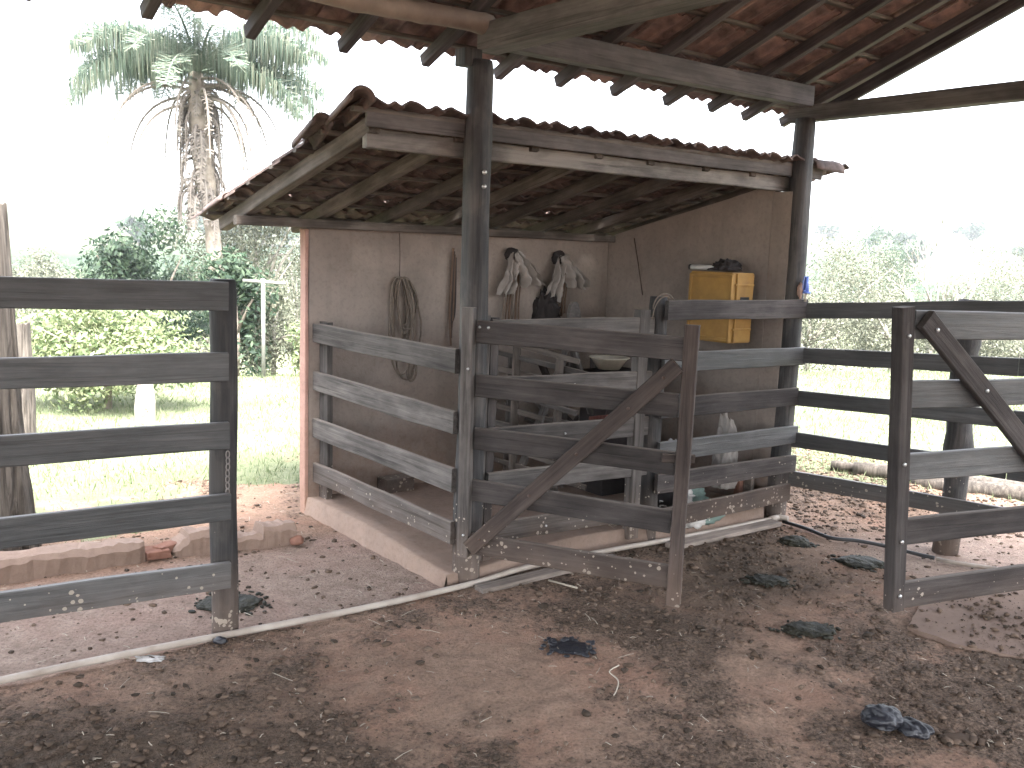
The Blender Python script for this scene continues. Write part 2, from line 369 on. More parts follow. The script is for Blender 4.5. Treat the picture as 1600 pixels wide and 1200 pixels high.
def masks(x, y):
    s, t = to_st(x, y); w = fbm(x, y, 1.3, 4, 3)
    left = (s < 0)
    # grass: the pasture behind the shed and away to the right
    ww = fbm(x, y, 2.6, 4, 23)
    gl = sm(1.9, 2.9, t+w*.8+ww*1.0-.08*s); rt = (x-2.2)*.5+(y-6.6)
    gr = sm(-.1, .5, rt+w*.5+ww*.3)
    grass = np.where(x < .8, gl, gr)
    # smooth trodden cement floor: between pipe and kerb on the left, strip beyond the hose on the right
    cem = sm(-.12, -.04, t)*(1-sm(.85, 1.05, t+w*.1))*(1-sm(-.1, .1, s))
    cem2 = sm(2.0, 2.25, s+w*.15)*sm(-.35, -.75, t+w*.2)*(1-grass)*sm(-2.0, -1.4, t)
    cem = np.maximum(cem, cem2)
    # dark trampled muck
    d = np.exp(-(((x-1.25)/.75)**2+((y-4.55)/.55)**2))*1.3+np.exp(-(((x+1.3)/1.4)**2+((y-2.3)/.7)**2))*.8+np.exp(-(((x-2.2)/.5)**2+((y-3.35)/.35)**2))*.9
    dark = np.clip(d+w*.9-.25, 0, 1)*(1-cem)*(1-grass)
    return grass, cem, dark
def crumbs(x, y):
    g, c, d = masks(x, y)
    k = .42+1.5*fbm(x, y, .9, 4, 7)+.75*fbm(x, y, 5, 4, 17, .6)+.5*d+.22*sm(3.4, 2.4, y)
    return np.clip(k, 0, 1)*(1-.8*c)*(1-g)
def height(x, y):
    grass, cem, dark = masks(x, y); s, t = to_st(x, y)
    h = fbm(x, y, 1.1, 4, 11)*.012 + (1-cem*.88)*(fbm(x, y, 9, 4, 21, .6)*.011+np.abs(fbm(x, y, 24, 3, 41, .6))*.009)
    h = h+crumbs(x, y)*(.006+np.abs(fbm(x, y, 19, 3, 71, .6))*.014)
    h = h+dark*(fbm(x, y, 14, 4, 51, .65)*.016+.008)
    mud = sm(2.3, 2.7, x)*sm(5.6, 6.0, y)*(1-grass)+sm(1.9, 2.3, x)*sm(5.55, 5.8, y)*(1-grass)
    h = h+mud*(fbm(x, y, 7, 5, 61, .65)*.035+.02)
    h = h*(1-sm(10, 16, np.hypot(x, y)))
    # pasture falls away beyond its edge, then the far hillsides rise
    edge = 11.5+np.clip(x, -8, 8)*.3
    h = h-1.6*sm(edge, edge+9, y)-.12*sm(30, 60, y)
    r = np.hypot(x, y)
    th = np.arctan2(x, np.maximum(y, .1))
    prof = 17+8*fbm(th*3+5, th*0+2.2, 1.0, 3, 77)+6*sm(.2, .6, th)
    h = h+sm(35, 330, r)*prof*(r/330)**.3+sm(40, 120, r)*fbm(x, y, .012, 4, 88)*2.2
    return h
def axis(fine0, fine1, step, end0, end1, g=1.17):
    a = list(np.arange(fine0, fine1, step)); d = step; v = fine1
    while v < end1: a.append(v); d *= g; d = min(d, 26); v += d
    a.append(end1); d = step*g; v = fine0-d; pre = []
    while v > end0: pre.append(v); d *= g; d = min(d, 26); v -= d
    pre.append(end0); return np.array(pre[::-1]+a)
gx = axis(-3.2, 3.4, .022, -700, 700, 1.12); gy = axis(2.0, 7.2, .022, -60, 900, 1.06)
X, Y = np.meshgrid(gx, gy); Z = height(X, Y)
nx, ny = len(gx), len(gy)
idx = np.arange(nx*ny).reshape(ny, nx)
Fq = np.stack([idx[:-1, :-1], idx[:-1, 1:], idx[1:, 1:], idx[1:, :-1]], -1).reshape(-1, 4)
def groundmat():
    m, n, b = newmat('ground_earth', .93, .15); geo = nd(n, 'ShaderNodeNewGeometry'); v = geo.outputs['Position']
    at = nd(n, 'ShaderNodeAttribute', attribute_name='mask'); sp = nd(n, 'ShaderNodeSeparateColor'); n.links.new(at.outputs['Color'], sp.inputs[0])
    big = noisen(n, v, 1.7, 6, .62, .3); med = noisen(n, v, 11, 6, .7, .3); fine = noisen(n, v, 70, 4, .7); vf = noisen(n, v, 220, 2, .6)
    smo = ramp(n, med, [(.25, (.18, .122, .09)), (.5, (.26, .175, .128)), (.75, (.34, .235, .175))])
    red = ramp(n, big, [(.45, (0, 0, 0)), (.62, (1, 1, 1))])
    smo = mix(n, math_(n, 'MULTIPLY', red, .6), smo, (.3, .17, .12))
    crm = ramp(n, fine, [(.3, (.045, .031, .024)), (.46, (.11, .077, .057)), (.6, (.17, .12, .09)), (.75, (.23, .17, .13))])
    kk = ramp(n, math_(n, 'ADD', at.outputs['Alpha'], math_(n, 'MULTIPLY', math_(n, 'SUBTRACT', noisen(n, v, 30, 5, .7), .5), 1.7)), [(.25, (0, 0, 0)), (.75, (1, 1, 1))])
    c = mix(n, kk, smo, crm)
    muck = ramp(n, med, [(.3, (.045, .035, .027)), (.7, (.15, .108, .078))])
    c = mix(n, sp.outputs[2], c, muck)
    ce = ramp(n, med, [(.25, (.17, .125, .1)), (.5, (.27, .2, .162)), (.8, (.38, .3, .245))])
    cb = mix(n, math_(n, 'MULTIPLY', red, .4), ce, (.3, .19, .155)); c = mix(n, sp.outputs[1], c, cb)
    gm = math_(n, 'GREATER_THAN', math_(n, 'ADD', sp.outputs[0], math_(n, 'MULTIPLY', math_(n, 'SUBTRACT', fine, .5), 1.2)), .5)
    gc = ramp(n, noisen(n, v, .9, 5, .6), [(.3, (.11, .13, .07)), (.6, (.165, .18, .11)), (.8, (.25, .24, .17))])
    # far fields: crop rows and meadows
    far = noisen(n, v, .02, 5, .6)
    fc = ramp(n, far, [(.38, (.012, .026, .013)), (.5, (.03, .043, .021)), (.57, (.055, .055, .033)), (.68, (.018, .034, .017))])
    ln = nd(n, 'ShaderNodeVectorMath', operation='LENGTH'); n.links.new(v, ln.inputs[0])
    gc = mix(n, math_(n, 'MULTIPLY', math_(n, 'SUBTRACT', ln.outputs['Value'], 25), .03, True), gc, fc)
    c = mix(n, gm, c, gc)
    c = mix(n, .5, c, ramp(n, fine, [(.33, (.3, .3, .3)), (.48, (1, 1, 1)), (.7, (1.4, 1.38, 1.35))]), 'MULTIPLY')
    n.links.new(c, b.inputs['Base Color'])
    hh = math_(n, 'ADD', math_(n, 'MULTIPLY', fine, 1.0), math_(n, 'MULTIPLY', vf, .45))
    bump(n, b, hh, 1.0, .02); return m
gme = npmesh('ground', np.stack([X, Y, Z], -1).reshape(-1, 3), Fq, groundmat(), True)
g_, c_, d_ = masks(X, Y)
ca = gme.color_attributes.new('mask', 'FLOAT_COLOR', 'POINT')
ca.data.foreach_set('color', np.stack([g_, c_, d_, crumbs(X, Y)], -1).reshape(-1).astype(np.float32))
tag(obj('ground', gme, Matrix.Identity(4)), kind='structure')
def gz(x, y): return float(height(np.array([x], float), np.array([y], float))[0])
def G(s, t): p = P(s, t); return Vector((p.x, p.y, gz(p.x, p.y)))

# ------------------------------------------------------------------ post line A, B and the barn roof
barn = thing('cattle_barn', 'open cattle barn overhead with dark round posts, heavy beams and clay tile roof', 'barn', P(0, 0))
for s_, t_, lab in ((0, 0, 'dark round post rising beside the open gate'), (2.35, 0, 'dark round post at the far corner of the shed front')):
    top = P(s_, t_, 2.53)
    o = post('post', P(s_, t_, -.05), top, .072, .064, M_POST, barn, lump=.09, n=40, seg=60); o['label'] = lab
    for zz in ((2.02, 1.955) if s_ == 0 else ()):
        b0 = P(s_, t_, zz) + Vector((.035, -.062, 0))
        tube('bolt', [b0, b0+Vector((.002, -.012, 0))], .011, M_BOLT, o, 10)
# tie beams, plates
TSL = .414
def tie(s_, z, t0=.13, t1=-7.1, h=.105, w=.1): return board('tie_beam', P(s_, t0, z), P(s_, t1, z), h, w, M_BARN, barn, warp=.003, seg=40)
tie(.06, 2.64, t0=.03, h=.12, w=.125); block('corbel', -.1, -.005, -.02, .06, 2.5, 2.578, M_POST, barn, .006); tie(2.40, 2.566, h=.095, w=.09); tie(-3.9, 2.6)
board('wall_plate', P(.12, 0, 2.66), P(2.36, 0, 2.66), .12, .08, M_BARN, barn, warp=.004, seg=24)
board('wall_plate', P(-6.2, -7.0, 2.66), P(2.5, -7.0, 2.66), .12, .08, M_BARN, barn)
for s_ in (-3.9, 2.4): post('post', P(s_, -7.0, -.05), P(s_, -7.0, 2.55), .08, .07, M_POST, barn)
post('post', P(-3.9, 0, -.05), P(-3.9, 0, 2.55), .08, .07, M_POST, barn)
# bamboo pole that does for a plate on the left
bp = [P(-4.1+i*.045, -.01, 2.69+.006*math.sin(i*.3)) for i in range(93)]
br = [.046+(.005 if i % 7 == 0 else 0) for i in range(93)]
tube('bamboo_plate', bp, br, M_BAMBOO, barn, 12)
RSP = [-1.79, -1.34, -.9, -.46, -.02, .42, .80, 1.20, 1.62, 1.99, 2.33, 2.70]
def rz(t): return 2.735-TSL*t
for s_ in [-5.9, -5.45, -5.0, -4.55, -4.1, -3.65, -3.2, -2.7, -2.24]+RSP:
    t0 = .43+random.uniform(-.015, .015)
    board('rafter', P(s_, t0, rz(t0)+.03), P(s_, -3.5, rz(-3.5)+.03), .06, .048, M_DKRAFT, barn, warp=.003, seg=20)
    board('rafter', P(s_, -3.55, rz(-3.5)+.03), P(s_, -7.45, rz(.43)+.03), .06, .05, M_BARN, barn, seg=6)
# verge rafter at the gable
board('barge_board', P(2.84, .43, rz(.43)+.03), P(2.84, -3.5, rz(-3.5)+.03), .1, .035, M_DKRAFT, barn, seg=20)
ROW = .285
tb = .40
FIRST = .345
k = 0
while tb-k*ROW > -3.5:
    t = FIRST-k*ROW
    board('batten', P(-6.0, t, rz(t)+.073), P(2.84, t, rz(t)+.073), .018, .04, M_RAFTER, barn, warp=.002, seg=30)
    k += 1
def tile_mesh(dx, vd, L, mat, chip=False, w=.205, sd_=0, hole=None):
    """pressed clay roof tile: one big roll and one small rib; u across, v downhill"""
    nrm = dx.cross(vd).normalized()
    if nrm.z < 0: nrm = -nrm
    prof = []
    for i in range(17):
        u = i/16; z = 0
        if u < .52: z = .028*math.sin(math.pi*u/.52)**.8
        elif .66 < u < .9: z = .018*math.sin(math.pi*(u-.66)/.24)
        prof.append((u*w*1.04, z))
    V = []; Fc = []; th = .011; n = len(prof)
    NR = 9
    for j in range(NR+1):
        v = j/NR; lift = .016*v
        for (u, z) in prof:
            jz = mn.noise(Vector((u*30, v*6, sd_)))*.0025
            vv = v*L+(.012*mn.noise(Vector((u*40, sd_, 1))) if j in (0, NR) else 0)
            if chip and j == 0 and u < .06: vv += .03
            V.append(dx*u+vd*vv+nrm*(z+lift+jz))
    for j in range(NR+1):
        for i in range(n): V.append(V[j*n+i]-nrm*th)
    o = (NR+1)*n
    for j in range(NR):
        for i in range(n-1):
            if hole and (j, i) in hole: continue
            a = j*n+i; Fc.append((a, a+1, a+n+1, a+n)); Fc.append((o+a, o+a+n, o+a+n+1, o+a+1))
        Fc.append((j*n, j*n+n, o+j*n+n, o+j*n)); a = j*n+n-1; Fc.append((a, o+a, o+a+n, a+n))
    for i in range(n-1):
        Fc.append((i, o+i, o+i+1, i+1)); a = NR*n+i; Fc.append((a, a+1, o+a+1, o+a))
    return mesh('roof_tile', V, Fc, mat, False)
VB = (DY + Vector((0, 0, -TSL))).normalized()
BT = [tile_mesh(DX, VB, .37, M_TILE, sd_=i*3.3) for i in range(4)]
def lay(parent, meshes, s0, s1, rows, zf, sp=.2, jit=.004, drop=()):
    for r, t in enumerate(rows):
        s_ = s0+(random.uniform(-.01, .01)); c = 0
        while s_ < s1-.02:
            if (r, c) not in drop:
                p = P(s_+random.uniform(-jit, jit), t+random.uniform(-jit, jit)*2.2, zf(t)+random.uniform(0, .004))
                o = bpy.data.objects.new('roof_tile', meshes[(r*7+c*3) % len(meshes)])
                place(o, Matrix.Translation(p) @ Matrix.Rotation(random.uniform(-.018, .018), 4, 'Z') @ Matrix.Rotation(random.uniform(-.01, .01), 4, 'X'), parent)
            s_ += sp; c += 1
# upper (high) end of a tile sits at t; it runs VB downhill
lay(barn, BT, -2.24, 2.87, [tb+.065-.34-i*ROW for i in range(5)], lambda t: rz(t)+.088)
def sheet(name, s0, s1, t0, t1, zf, parent, mat, nrow=1):
    V = []; n = int((s1-s0)/.2*10); me = None; Fc = []
    for j in range(2):
        t = (t0, t1)[j]
        for i in range(n+1):
            s_ = s0+(s1-s0)*i/n; u = ((s_-s0)/.2) % 1
            V.append(P(s_, t, zf(t)+(.046*math.sin(math.pi*u/.52)**.8 if 0 < u < .52 else (.02 if .68 < u < .88 else 0)))-WM[parent].translation)
    for i in range(n): Fc.append((i, i+1, i+n+2, i+n+1))
    return mesh(name, V, Fc, mat)
sm_ = [sheet('a', -9.2, 2.87, -1.0, -3.55, lambda t: rz(t)+.093, barn, M_TILE), sheet('b', -9.2, -2.26, .45, -1.0, lambda t: rz(t)+.093, barn, M_TILE),
       sheet('c', -9.2, 2.87, -3.5, -7.5, lambda t: rz(-7.0-t)+.093, barn, M_TILE)]  # unseen rest of the roof; its left end is lengthened to block light
bm = bmesh.new()
for q in sm_: bm.from_mesh(q)
rest = bpy.data.meshes.new('unseen_roof_tiling'); bm.to_mesh(rest); bm.free(); rest.materials.append(M_TILE)
tag(obj('unseen_roof_tiling', rest, WM[barn], barn), kind='stuff')

# ------------------------------------------------------------------ lean-to shed
shed = thing('lean_to_shed', 'small open lean-to shed with rendered walls, pale front beam and sloping clay tile roof', 'shed', P(1, .7))
FL = .11
def wallblock(name, s0, s1, t0, t1, z0, zt, mat, n=10):
    # zt: function of t
    o = WM[shed].translation; pts = []
    for (s_, t_) in ((s0, t0), (s1, t0), (s1, t1), (s0, t1)): pts.append(P(s_, t_, z0)-o)
    for (s_, t_) in ((s0, t0), (s1, t0), (s1, t1), (s0, t1)): pts.append(P(s_, t_, zt(t_))-o)
    me = boxmesh(pts, mat); me.name = name; finish(me, .006, n, .006, 3); return obj(name, me, Matrix.Translation(o), shed)
SSL = .255
def srz(t): return 2.18-SSL*t
wallblock('back_wall', -.125, 2.2, 1.457, 1.518, -.05, lambda t: 1.775, M_WALL)
wallblock('wall_end', -.15, -.127, 1.453, 1.522, -.05, lambda t: 1.75, M_PINK, 6)
o_ = WM[shed].translation
block('wall_stub', 2.2835, 2.36, -.0, .136, -.05, 2.09, M_WALL, shed, .004)
q_ = [P(2.283, .137, -.05), P(2.36, .137, -.05), P(2.33, 1.52, -.05), P(2.2, 1.52, -.05)]
me = boxmesh([p-o_ for p in q_]+[p+Vector((0, 0, .05+srz(t)-.006))-o_ for p, t in zip(q_, (.137, .137, 1.52, 1.52))], M_WALL); finish(me, .005, 10, .006, 3)
obj('side_wall', me, Matrix.Translation(o_), shed)
# platform: raised cement floor whose front lip wears down towards the post
o_ = WM[shed].translation; V = []; Fc = []
ns, ntt = 60, 44
for j in range(ntt+1):
    for i in range(ns+1):
        u = i/ns; v = j/ntt; s_ = -.13+(2.2+.13)*u; t_ = -.03+v*(1.457+.03)
        z = FL-.05*math.exp(-((s_/.35)**2))*(1-sm(0, .9, t_))
        z = z+.004*mn.noise(Vector((s_*3, t_*3, 0)))+.002*mn.noise(Vector((s_*14, t_*14, 3)))
        if s_ > .25 and s_ < 1.25: t_ += .06*math.sin(math.pi*(s_-.25))*(1-v)**6
        if i == 0 or j == 0:
            k_ = .012*mn.noise(Vector((s_*9, t_*9, 5)))
            if i == 0: s_ += k_
            if j == 0: t_ += k_
        V.append(P(s_, t_, z)-o_)
for j in range(ntt):
    for i in range(ns): a = j*(ns+1)+i; Fc.append((a, a+1, a+ns+2, a+ns+1))
base = len(V); ring = [i for i in range(ns+1)]
for i in ring:   # front riser, slightly battered
    p = V[i]; V.append(p+Vector((0, 0, -.15-p.z))-DY*.03+DY*.012*mn.noise(p*8))
for i in range(ns): Fc.append((i, base+i, base+i+1, i+1))
b2 = len(V)
for j in range(ntt+1):
    p = V[j*(ns+1)]; V.append(p+Vector((0, 0, -.15-p.z))-DX*.045+DX*.015*mn.noise(p*8))
for j in range(ntt): a = j*(ns+1); Fc.append((a, a+ns+1, b2+j+1, b2+j))
me = mesh('floor_slab', V, Fc, M_PLAT, True); obj('floor_slab', me, Matrix.Translation(o_), shed)
board('front_beam', P(-.53, .1, 2.138), P(2.56, .1, 2.138), .086, .045, M_BEAM, shed, warp=.005, seg=30)
board('wall_plate', P(-.58, 1.42, 1.782), P(2.2, 1.42, 1.782), .052, .06, M_RAFTER, shed, warp=.004, seg=24)
for s_ in (-.5, -.06, .38, .8, 1.17, 1.6, 2.0, 2.4):
    w = .06 if s_ == -.5 else .05
    board('rafter', P(s_, .07, srz(.07)+.034), P(s_+.0, 1.78, srz(1.78)+.034), .068 if s_ != -.5 else .075, w, M_RAFTER, shed, warp=.005, seg=14)
for k, t in enumerate((.04, .34, .6, .86, 1.14, 1.42, 1.72)):
    board('batten', P(-.62, t, srz(t)+.08), P(2.6, t, srz(t)+.08), .02, .045, M_RAFTER, shed, warp=.004, seg=20)
board('fascia_board', P(-.56, .03, 2.222), P(2.58, .03, 2.222), .085, .02, M_BARN, shed, warp=.003, seg=20)
VS = (DY+Vector((0, 0, -SSL))).normalized()
ST = [tile_mesh(DX, VS, .37, M_TILEDARK, sd_=i*5.1+40, hole={1: [(4, 10), (4, 11)], 4: [(6, 9)]}.get(i)) for i in range(9)]
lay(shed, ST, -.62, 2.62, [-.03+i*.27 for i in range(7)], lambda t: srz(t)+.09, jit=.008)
# upturned ridge caps at the high left corner, one loose cap below, one at the right end
def cap(p0, p1, r0, r1, mat, up=1, arc=math.pi*1.05):
    p0 = Vector(p0); p1 = Vector(p1); d = (p1-p0).normalized(); a = d.cross(Vector((0, 0, 1))).normalized(); b = a.cross(d)
    V = []; n = 12; m = 5; Fc = []
    for q in (0, .013):
        for j in range(m+1):
            c = p0+(p1-p0)*j/m; r = r0+(r1-r0)*j/m-q
            for i in range(n+1):
                an = -arc/2+arc*i/n; V.append(c+a*math.sin(an)*r+b*math.cos(an)*r*up)
    o = (m+1)*(n+1)
    for j in range(m):
        for i in range(n):
            x = j*(n+1)+i; Fc.append((x, x+1, x+n+2, x+n+1)); Fc.append((o+x, o+x+n+1, o+x+n+2, o+x+1))
    for i in range(n): Fc.append((i, o+i, o+i+1, i+1)); x = m*(n+1)+i; Fc.append((x, x+1, o+x+1, o+x))
    for j in range(m): x = j*(n+1); Fc.append((x, x+n+1, o+x+n+1, o+x)); x += n; Fc.append((x, o+x, o+x+n+1, x+n+1))
    return V, Fc
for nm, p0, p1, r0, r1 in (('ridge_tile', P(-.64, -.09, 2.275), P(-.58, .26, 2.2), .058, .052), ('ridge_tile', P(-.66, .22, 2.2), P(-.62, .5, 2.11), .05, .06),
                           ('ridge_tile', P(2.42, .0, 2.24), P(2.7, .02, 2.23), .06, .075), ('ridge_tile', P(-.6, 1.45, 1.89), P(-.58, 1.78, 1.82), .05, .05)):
    V, Fc = cap(p0, p1, r0, r1, M_TILEDARK); obj(nm, mesh(nm, [v-o_ for v in V], Fc, M_TILEDARK, True), Matrix.Translation(o_), shed)

# ------------------------------------------------------------------ fences and gates
def bolt(p, nrm, parent, mat=M_DARKBOLT, r=.007):
    nrm = nrm.normalized(); tube('bolt', [p, p+nrm*.006], r, mat, parent, 8)
CAMN = Vector((-.3, -1, 0)).normalized()
# left fence: post and five rails running out of frame on the left
lf = thing('board_fence', 'dark fence of five wide boards ending at a round post, left foreground', 'fence', P(-1.22, -.05))
lp = post('post', P(-1.22, -.03, -.05), P(-1.215, -.03, 1.505), .056, .054, M_POST, lf, lump=.06)
for zl, zr in (((1.46), 1.44), (1.175, 1.16), (.895, .88), (.598, .583), (.322, .292)):
    a = P(-3.6, -.115, zl+(zl-zr)); b = P(-1.23, -.115, zr)
    r_ = board('rail', a, b, .112, .03, M_FENCE, lf, warp=.006, seg=28)
# chain hanging on the post
chv = []; chf = []
for i in range(7):
    c = P(-1.235, -.105, .80-.026*i); a = DX if i % 2 == 0 else (DX+DY*-.8).normalized()
    pts = [c+a*.007*math.cos(q)+Vector((0, 0, .016*math.sin(q)))-DY*.012+Vector((-.002*(i > 2), 0, 0)) for q in [2*math.pi*k/10 for k in range(10)]]
    v, f_ = tube_mesh(pts, .0026, None, 5, True); chf += [tuple(x+len(chv) for x in q) for q in f_]; chv += v
ch = obj('chain', mesh('chain', [v-P(-1.22, -.13, .7) for v in chv], chf, M_CHAIN, True), Matrix.Translation(P(-1.22, -.13, .7)))
tag(ch, 'short steel chain hanging against the dark post of the left fence', 'chain')

# side panel of the shed
sp_ = thing('side_rail_fence', 'pale grey four-board fence closing the open left side of the shed', 'fence', P(-.06, .7))
for zt, zb, zt2, zb2 in ((1.196, 1.067, 1.184, 1.068), (.901, .777, .878, .766), (.608, .487, .589, .476), (.324, .209, .322, .214)):
    board('rail', P(-.085, 1.5, (zt+zb)/2), P(-.085, .0, (zt2+zb2)/2), .118, .028, M_GREY, sp_, warp=.007, seg=24)
board('upright', P(-.04, 1.40, FL-.01), P(-.04, 1.40, 1.2), .1, .04, M_GREY, sp_, up=DY, seg=12)

# front right panel: six boards from the middle post to post B
fr = thing('front_rail_fence', 'dark six-board fence panel between the latch post and the far shed post', 'fence', P(1.2, -.1))
post('latch_post', P(1.245, .015, -.05), P(1.23, .015, 1.44), .058, .052, M_POST, fr, lump=.04)
board('stop_post', P(1.10, .0, .06), P(1.10, .0, 1.368), .075, .06, M_GREY, fr, up=DX, seg=12)
for k, (za, zb) in enumerate((((1.424+1.315)/2, (1.432+1.317)/2), (1.08, 1.077), (.82, .82), (.568, .573), (.385, .38), (.172, .194))):
    board('rail', P(1.19, -.085, za), P(2.385+.02*math.sin(k*2.2), -.085, zb), .114 if k < 4 else .115, .028, M_FENCE if k in (1, 3) else M_GATE, fr, warp=.006, seg=20)
wl = thing('wire_loop', 'loop of pale wire slung over the top of the latch post', 'wire', P(1.22, -.02, 1.4))
tube('wire_strand', [P(1.22, .0, 1.375)+DX*.085*math.cos(a)+DY*-.04+Vector((0, 0, .085*math.sin(a))) for a in [math.pi*k/14 for k in range(15)]], .0035, M_ROPE, wl, 6)
tube('wire_strand', [P(1.19, .0, 1.32)+DX*.09*math.cos(a)+DY*-.075+Vector((0, 0, .125*math.sin(a))) for a in [math.pi*(.35+.65*k/14) for k in range(15)]], .003, M_ROPE, wl, 6)

# inner gate (shut), between post A and the latch post
ig = thing('closed_board_gate', 'weathered grey board gate standing shut across the shed front, behind the open gate', 'gate', P(.1, .03))
board('stile', P(.085, .04, .09), P(.095, .04, 1.345), .04, .06, M_GREY, ig, up=DX, seg=12)
board('stile', P(.135, .04, .08), P(.145, .04, 1.33), .05, .05, M_GATE, ig, up=DX, seg=12)
for k, (zc, z2) in enumerate(((1.272, 1.272), (.99, .97), (.73, .712), (.5, .48), (.24, .222))):
    board('rail', P(.10, -.012, zc-.0), P(1.175 if k < 4 else 1.06, -.012, z2), .108, .026, M_GREY, ig, warp=.006, seg=18)
    bolt(P(.67-.05*k, -.028, zc-.01), -DY, ig, M_BOLT, .006)

# open gate swung out towards the yard
Hh = P(-.03, -.09); d = Vector((.945, -.327, 0)); nG = Vector((-.327, -.945, 0))
og = thing('open_board_gate', 'dark five-board gate with long diagonal brace, swung open into the yard', 'gate', Hh)
def gp(u, v, z): return Hh+d*u+nG*v+Vector((0, 0, z))
board('hinge_stile', gp(-.035, .022, .165), gp(-.045, .022, 1.392), .058, .05, M_GREY, og, up=d, seg=14)
board('latch_stile', gp(1.0, .01, .088), gp(1.006, .01, 1.372), .062, .046, M_BRACE, og, up=d, seg=14)
for k, (za, zb) in enumerate(((1.279, 1.258), (1.016, 1.006), (.759, .742), (.499, .471), (.229, .212))):
    rr = board('rail', gp(-.005, 0, za), gp(.968, 0, zb), .108, .026, M_GATE, og, warp=.005, seg=18)
    if k == 0:
        for u in (.01, .055): bolt(gp(u, .014, za+.02), nG, og, M_BOLT, .007)
board('brace', gp(.0, .033, .215), gp(.955, .033, 1.19), .078, .034, M_BRACE, og, warp=.004, seg=18)
for u in (.055, .30, .52, .75, .9): bolt(gp(u, .05, .215+u*1.02), nG, og, M_DARKBOLT, .008)
for z_ in (.28, 1.1): bolt(gp(-.03, .048, z_), nG, og, M_BOLT, .006)
board('latch_bar', gp(.91, .026, .768), gp(1.045, -.03, .764), .04, .022, M_BRACE, og, seg=6)

# right fence from post B out of frame
d3 = Vector((.779, -.627, 0)); n3 = Vector((.627, .779, 0)); B0 = P(2.35, 0)
rfn = thing('corral_fence', 'dark five-board corral fence running from the far shed post to a waisted round post', 'fence', B0+d3)
for k, (za, zb) in enumerate(((1.357, 1.45), (1.077, 1.136), (.803, .845), (.537, .555), (.282, .30))):
    board('rail', B0+d3*.02+n3*.02+Vector((0, 0, za)), B0+d3*1.3+n3*.02+Vector((0, 0, zb if k else 1.45)), .098, .028, M_FENCE, rfn, warp=.005, seg=22)
    board('rail', B0+d3*1.305+n3*.02+Vector((0, 0, zb)), B0+d3*3.2+n3*.02+Vector((0, 0, zb+(zb-za)*1.3)), .1, .028, M_FENCE, rfn, seg=8)
q0 = B0+d3*1.02+n3*.09
V = []; Fc = []; prof = [(-.05, .072), (.2, .068), (.4, .062), (.55, .07), (.62, .085), (.72, .07), (.85, .066), (1.0, .062), (1.1, .06), (1.16, .075), (1.24, .088), (1.32, .08), (1.4, .07), (1.475, .068), (1.485, .05)]
me_pts = [q0+Vector((.02*math.sin(z*4), 0, z)) for z, r in prof]
tube('post', me_pts, [r for z, r in prof], M_POST, rfn, 18, jit=.03)

# right gate, foreground
a_ = math.radians(21); d2 = Vector((math.cos(a_), math.sin(a_), 0)); n2 = Vector((math.sin(a_), -math.cos(a_), 0)); E0 = Vector((1.555, 3.49, 0))
rg = thing('braced_board_gate', 'dark board gate with diagonal brace reaching out of frame on the right', 'gate', E0)
def rp(u, v, z): return E0+d2*u+n2*v+Vector((0, 0, z))
board('latch_stile', rp(.05, .0, .262), rp(-.055, .0, 1.5), .062, .062, M_GATE, rg, up=d2, seg=14)
for k, (za, zb) in enumerate(((1.432, 1.425), (1.155, 1.155), (.862, .865), (.592, .6), (.32, .335))):
    board('rail', rp(.085-.092*za/1.45, 0, za), rp(1.2, 0, zb), .112, .026, M_FENCE if k < 3 else M_GATE, rg, warp=.006, seg=20)
board('brace', rp(.03, .031, 1.455), rp(1.16, .031, .49), .085, .032, M_GATE, rg, seg=16)
board('hinge_stile', rp(1.23, 0, .2), rp(1.23, 0, 1.5), .062, .06, M_GATE, rg, up=d2)
for z_ in (1.39, .88, .56, .33): bolt(rp(.068-.083*z_, .032, z_), n2, rg, M_BOLT, .008)
bolt(rp(.075, .048, 1.415), n2, rg, M_BOLT, .008); bolt(rp(.37, .048, 1.17), n2, rg, M_BOLT, .008)
gpst = post('gate_post', rp(1.36, 0, -.05), rp(1.36, 0, 1.7), .07, .065, M_POST); tag(gpst, 'round post carrying the right gate, just outside the picture', 'post')

# old cracked posts on the left
def crackpost(name, p, h, r, lab, mat=M_OLDPOST, cat='post', lean=(0, 0), top=.8):
    V = []; Fc = []; n = 44; seg = 30; sd_ = random.random()*40
    for i in range(seg+1):
        u = i/seg; rr = r*(1.12-.25*u+.06*math.sin(u*7+sd_))
        for k in range(n):
            a = 2*math.pi*k/n; cr = abs(mn.noise(Vector((math.cos(a)*2.6, math.sin(a)*2.6, u*1.2+sd_))))
            q = rr*(1+.12*mn.noise(Vector((math.cos(a), math.sin(a), u*2+sd_)))-.22*max(0, .12-cr)/.12)
            V.append((math.cos(a)*q+lean[0]*u, math.sin(a)*q+lean[1]*u, u*h+(.02*mn.noise(Vector((math.cos(a)*3, math.sin(a)*3, sd_))) if i == seg else 0)))
    for i in range(seg):
        for k in range(n): Fc.append((i*n+k, i*n+(k+1) % n, (i+1)*n+(k+1) % n, (i+1)*n+k))
    Fc.append(tuple(range(seg*n, seg*n+n)))
    o = obj(name, mesh(name, V, Fc, mat, False), Matrix.Translation(p)); return tag(o, lab, cat)
crackpost('old_post', Vector((-2.58, 4.44, -.03)), 1.83, .125, 'thick cracked grey old post at the left edge behind the dark fence', lean=(-.05, 0))
crackpost('old_post', Vector((-3.83, 6.95, -.03)), 1.0, .06, 'thin brown post just behind and right of the thick cracked post')
crackpost('stump_post', Vector((-3.36, 8.08, -.03)), .44, .085, 'short pale weathered stump in front of the leafy shrub', M_PALEBARK)

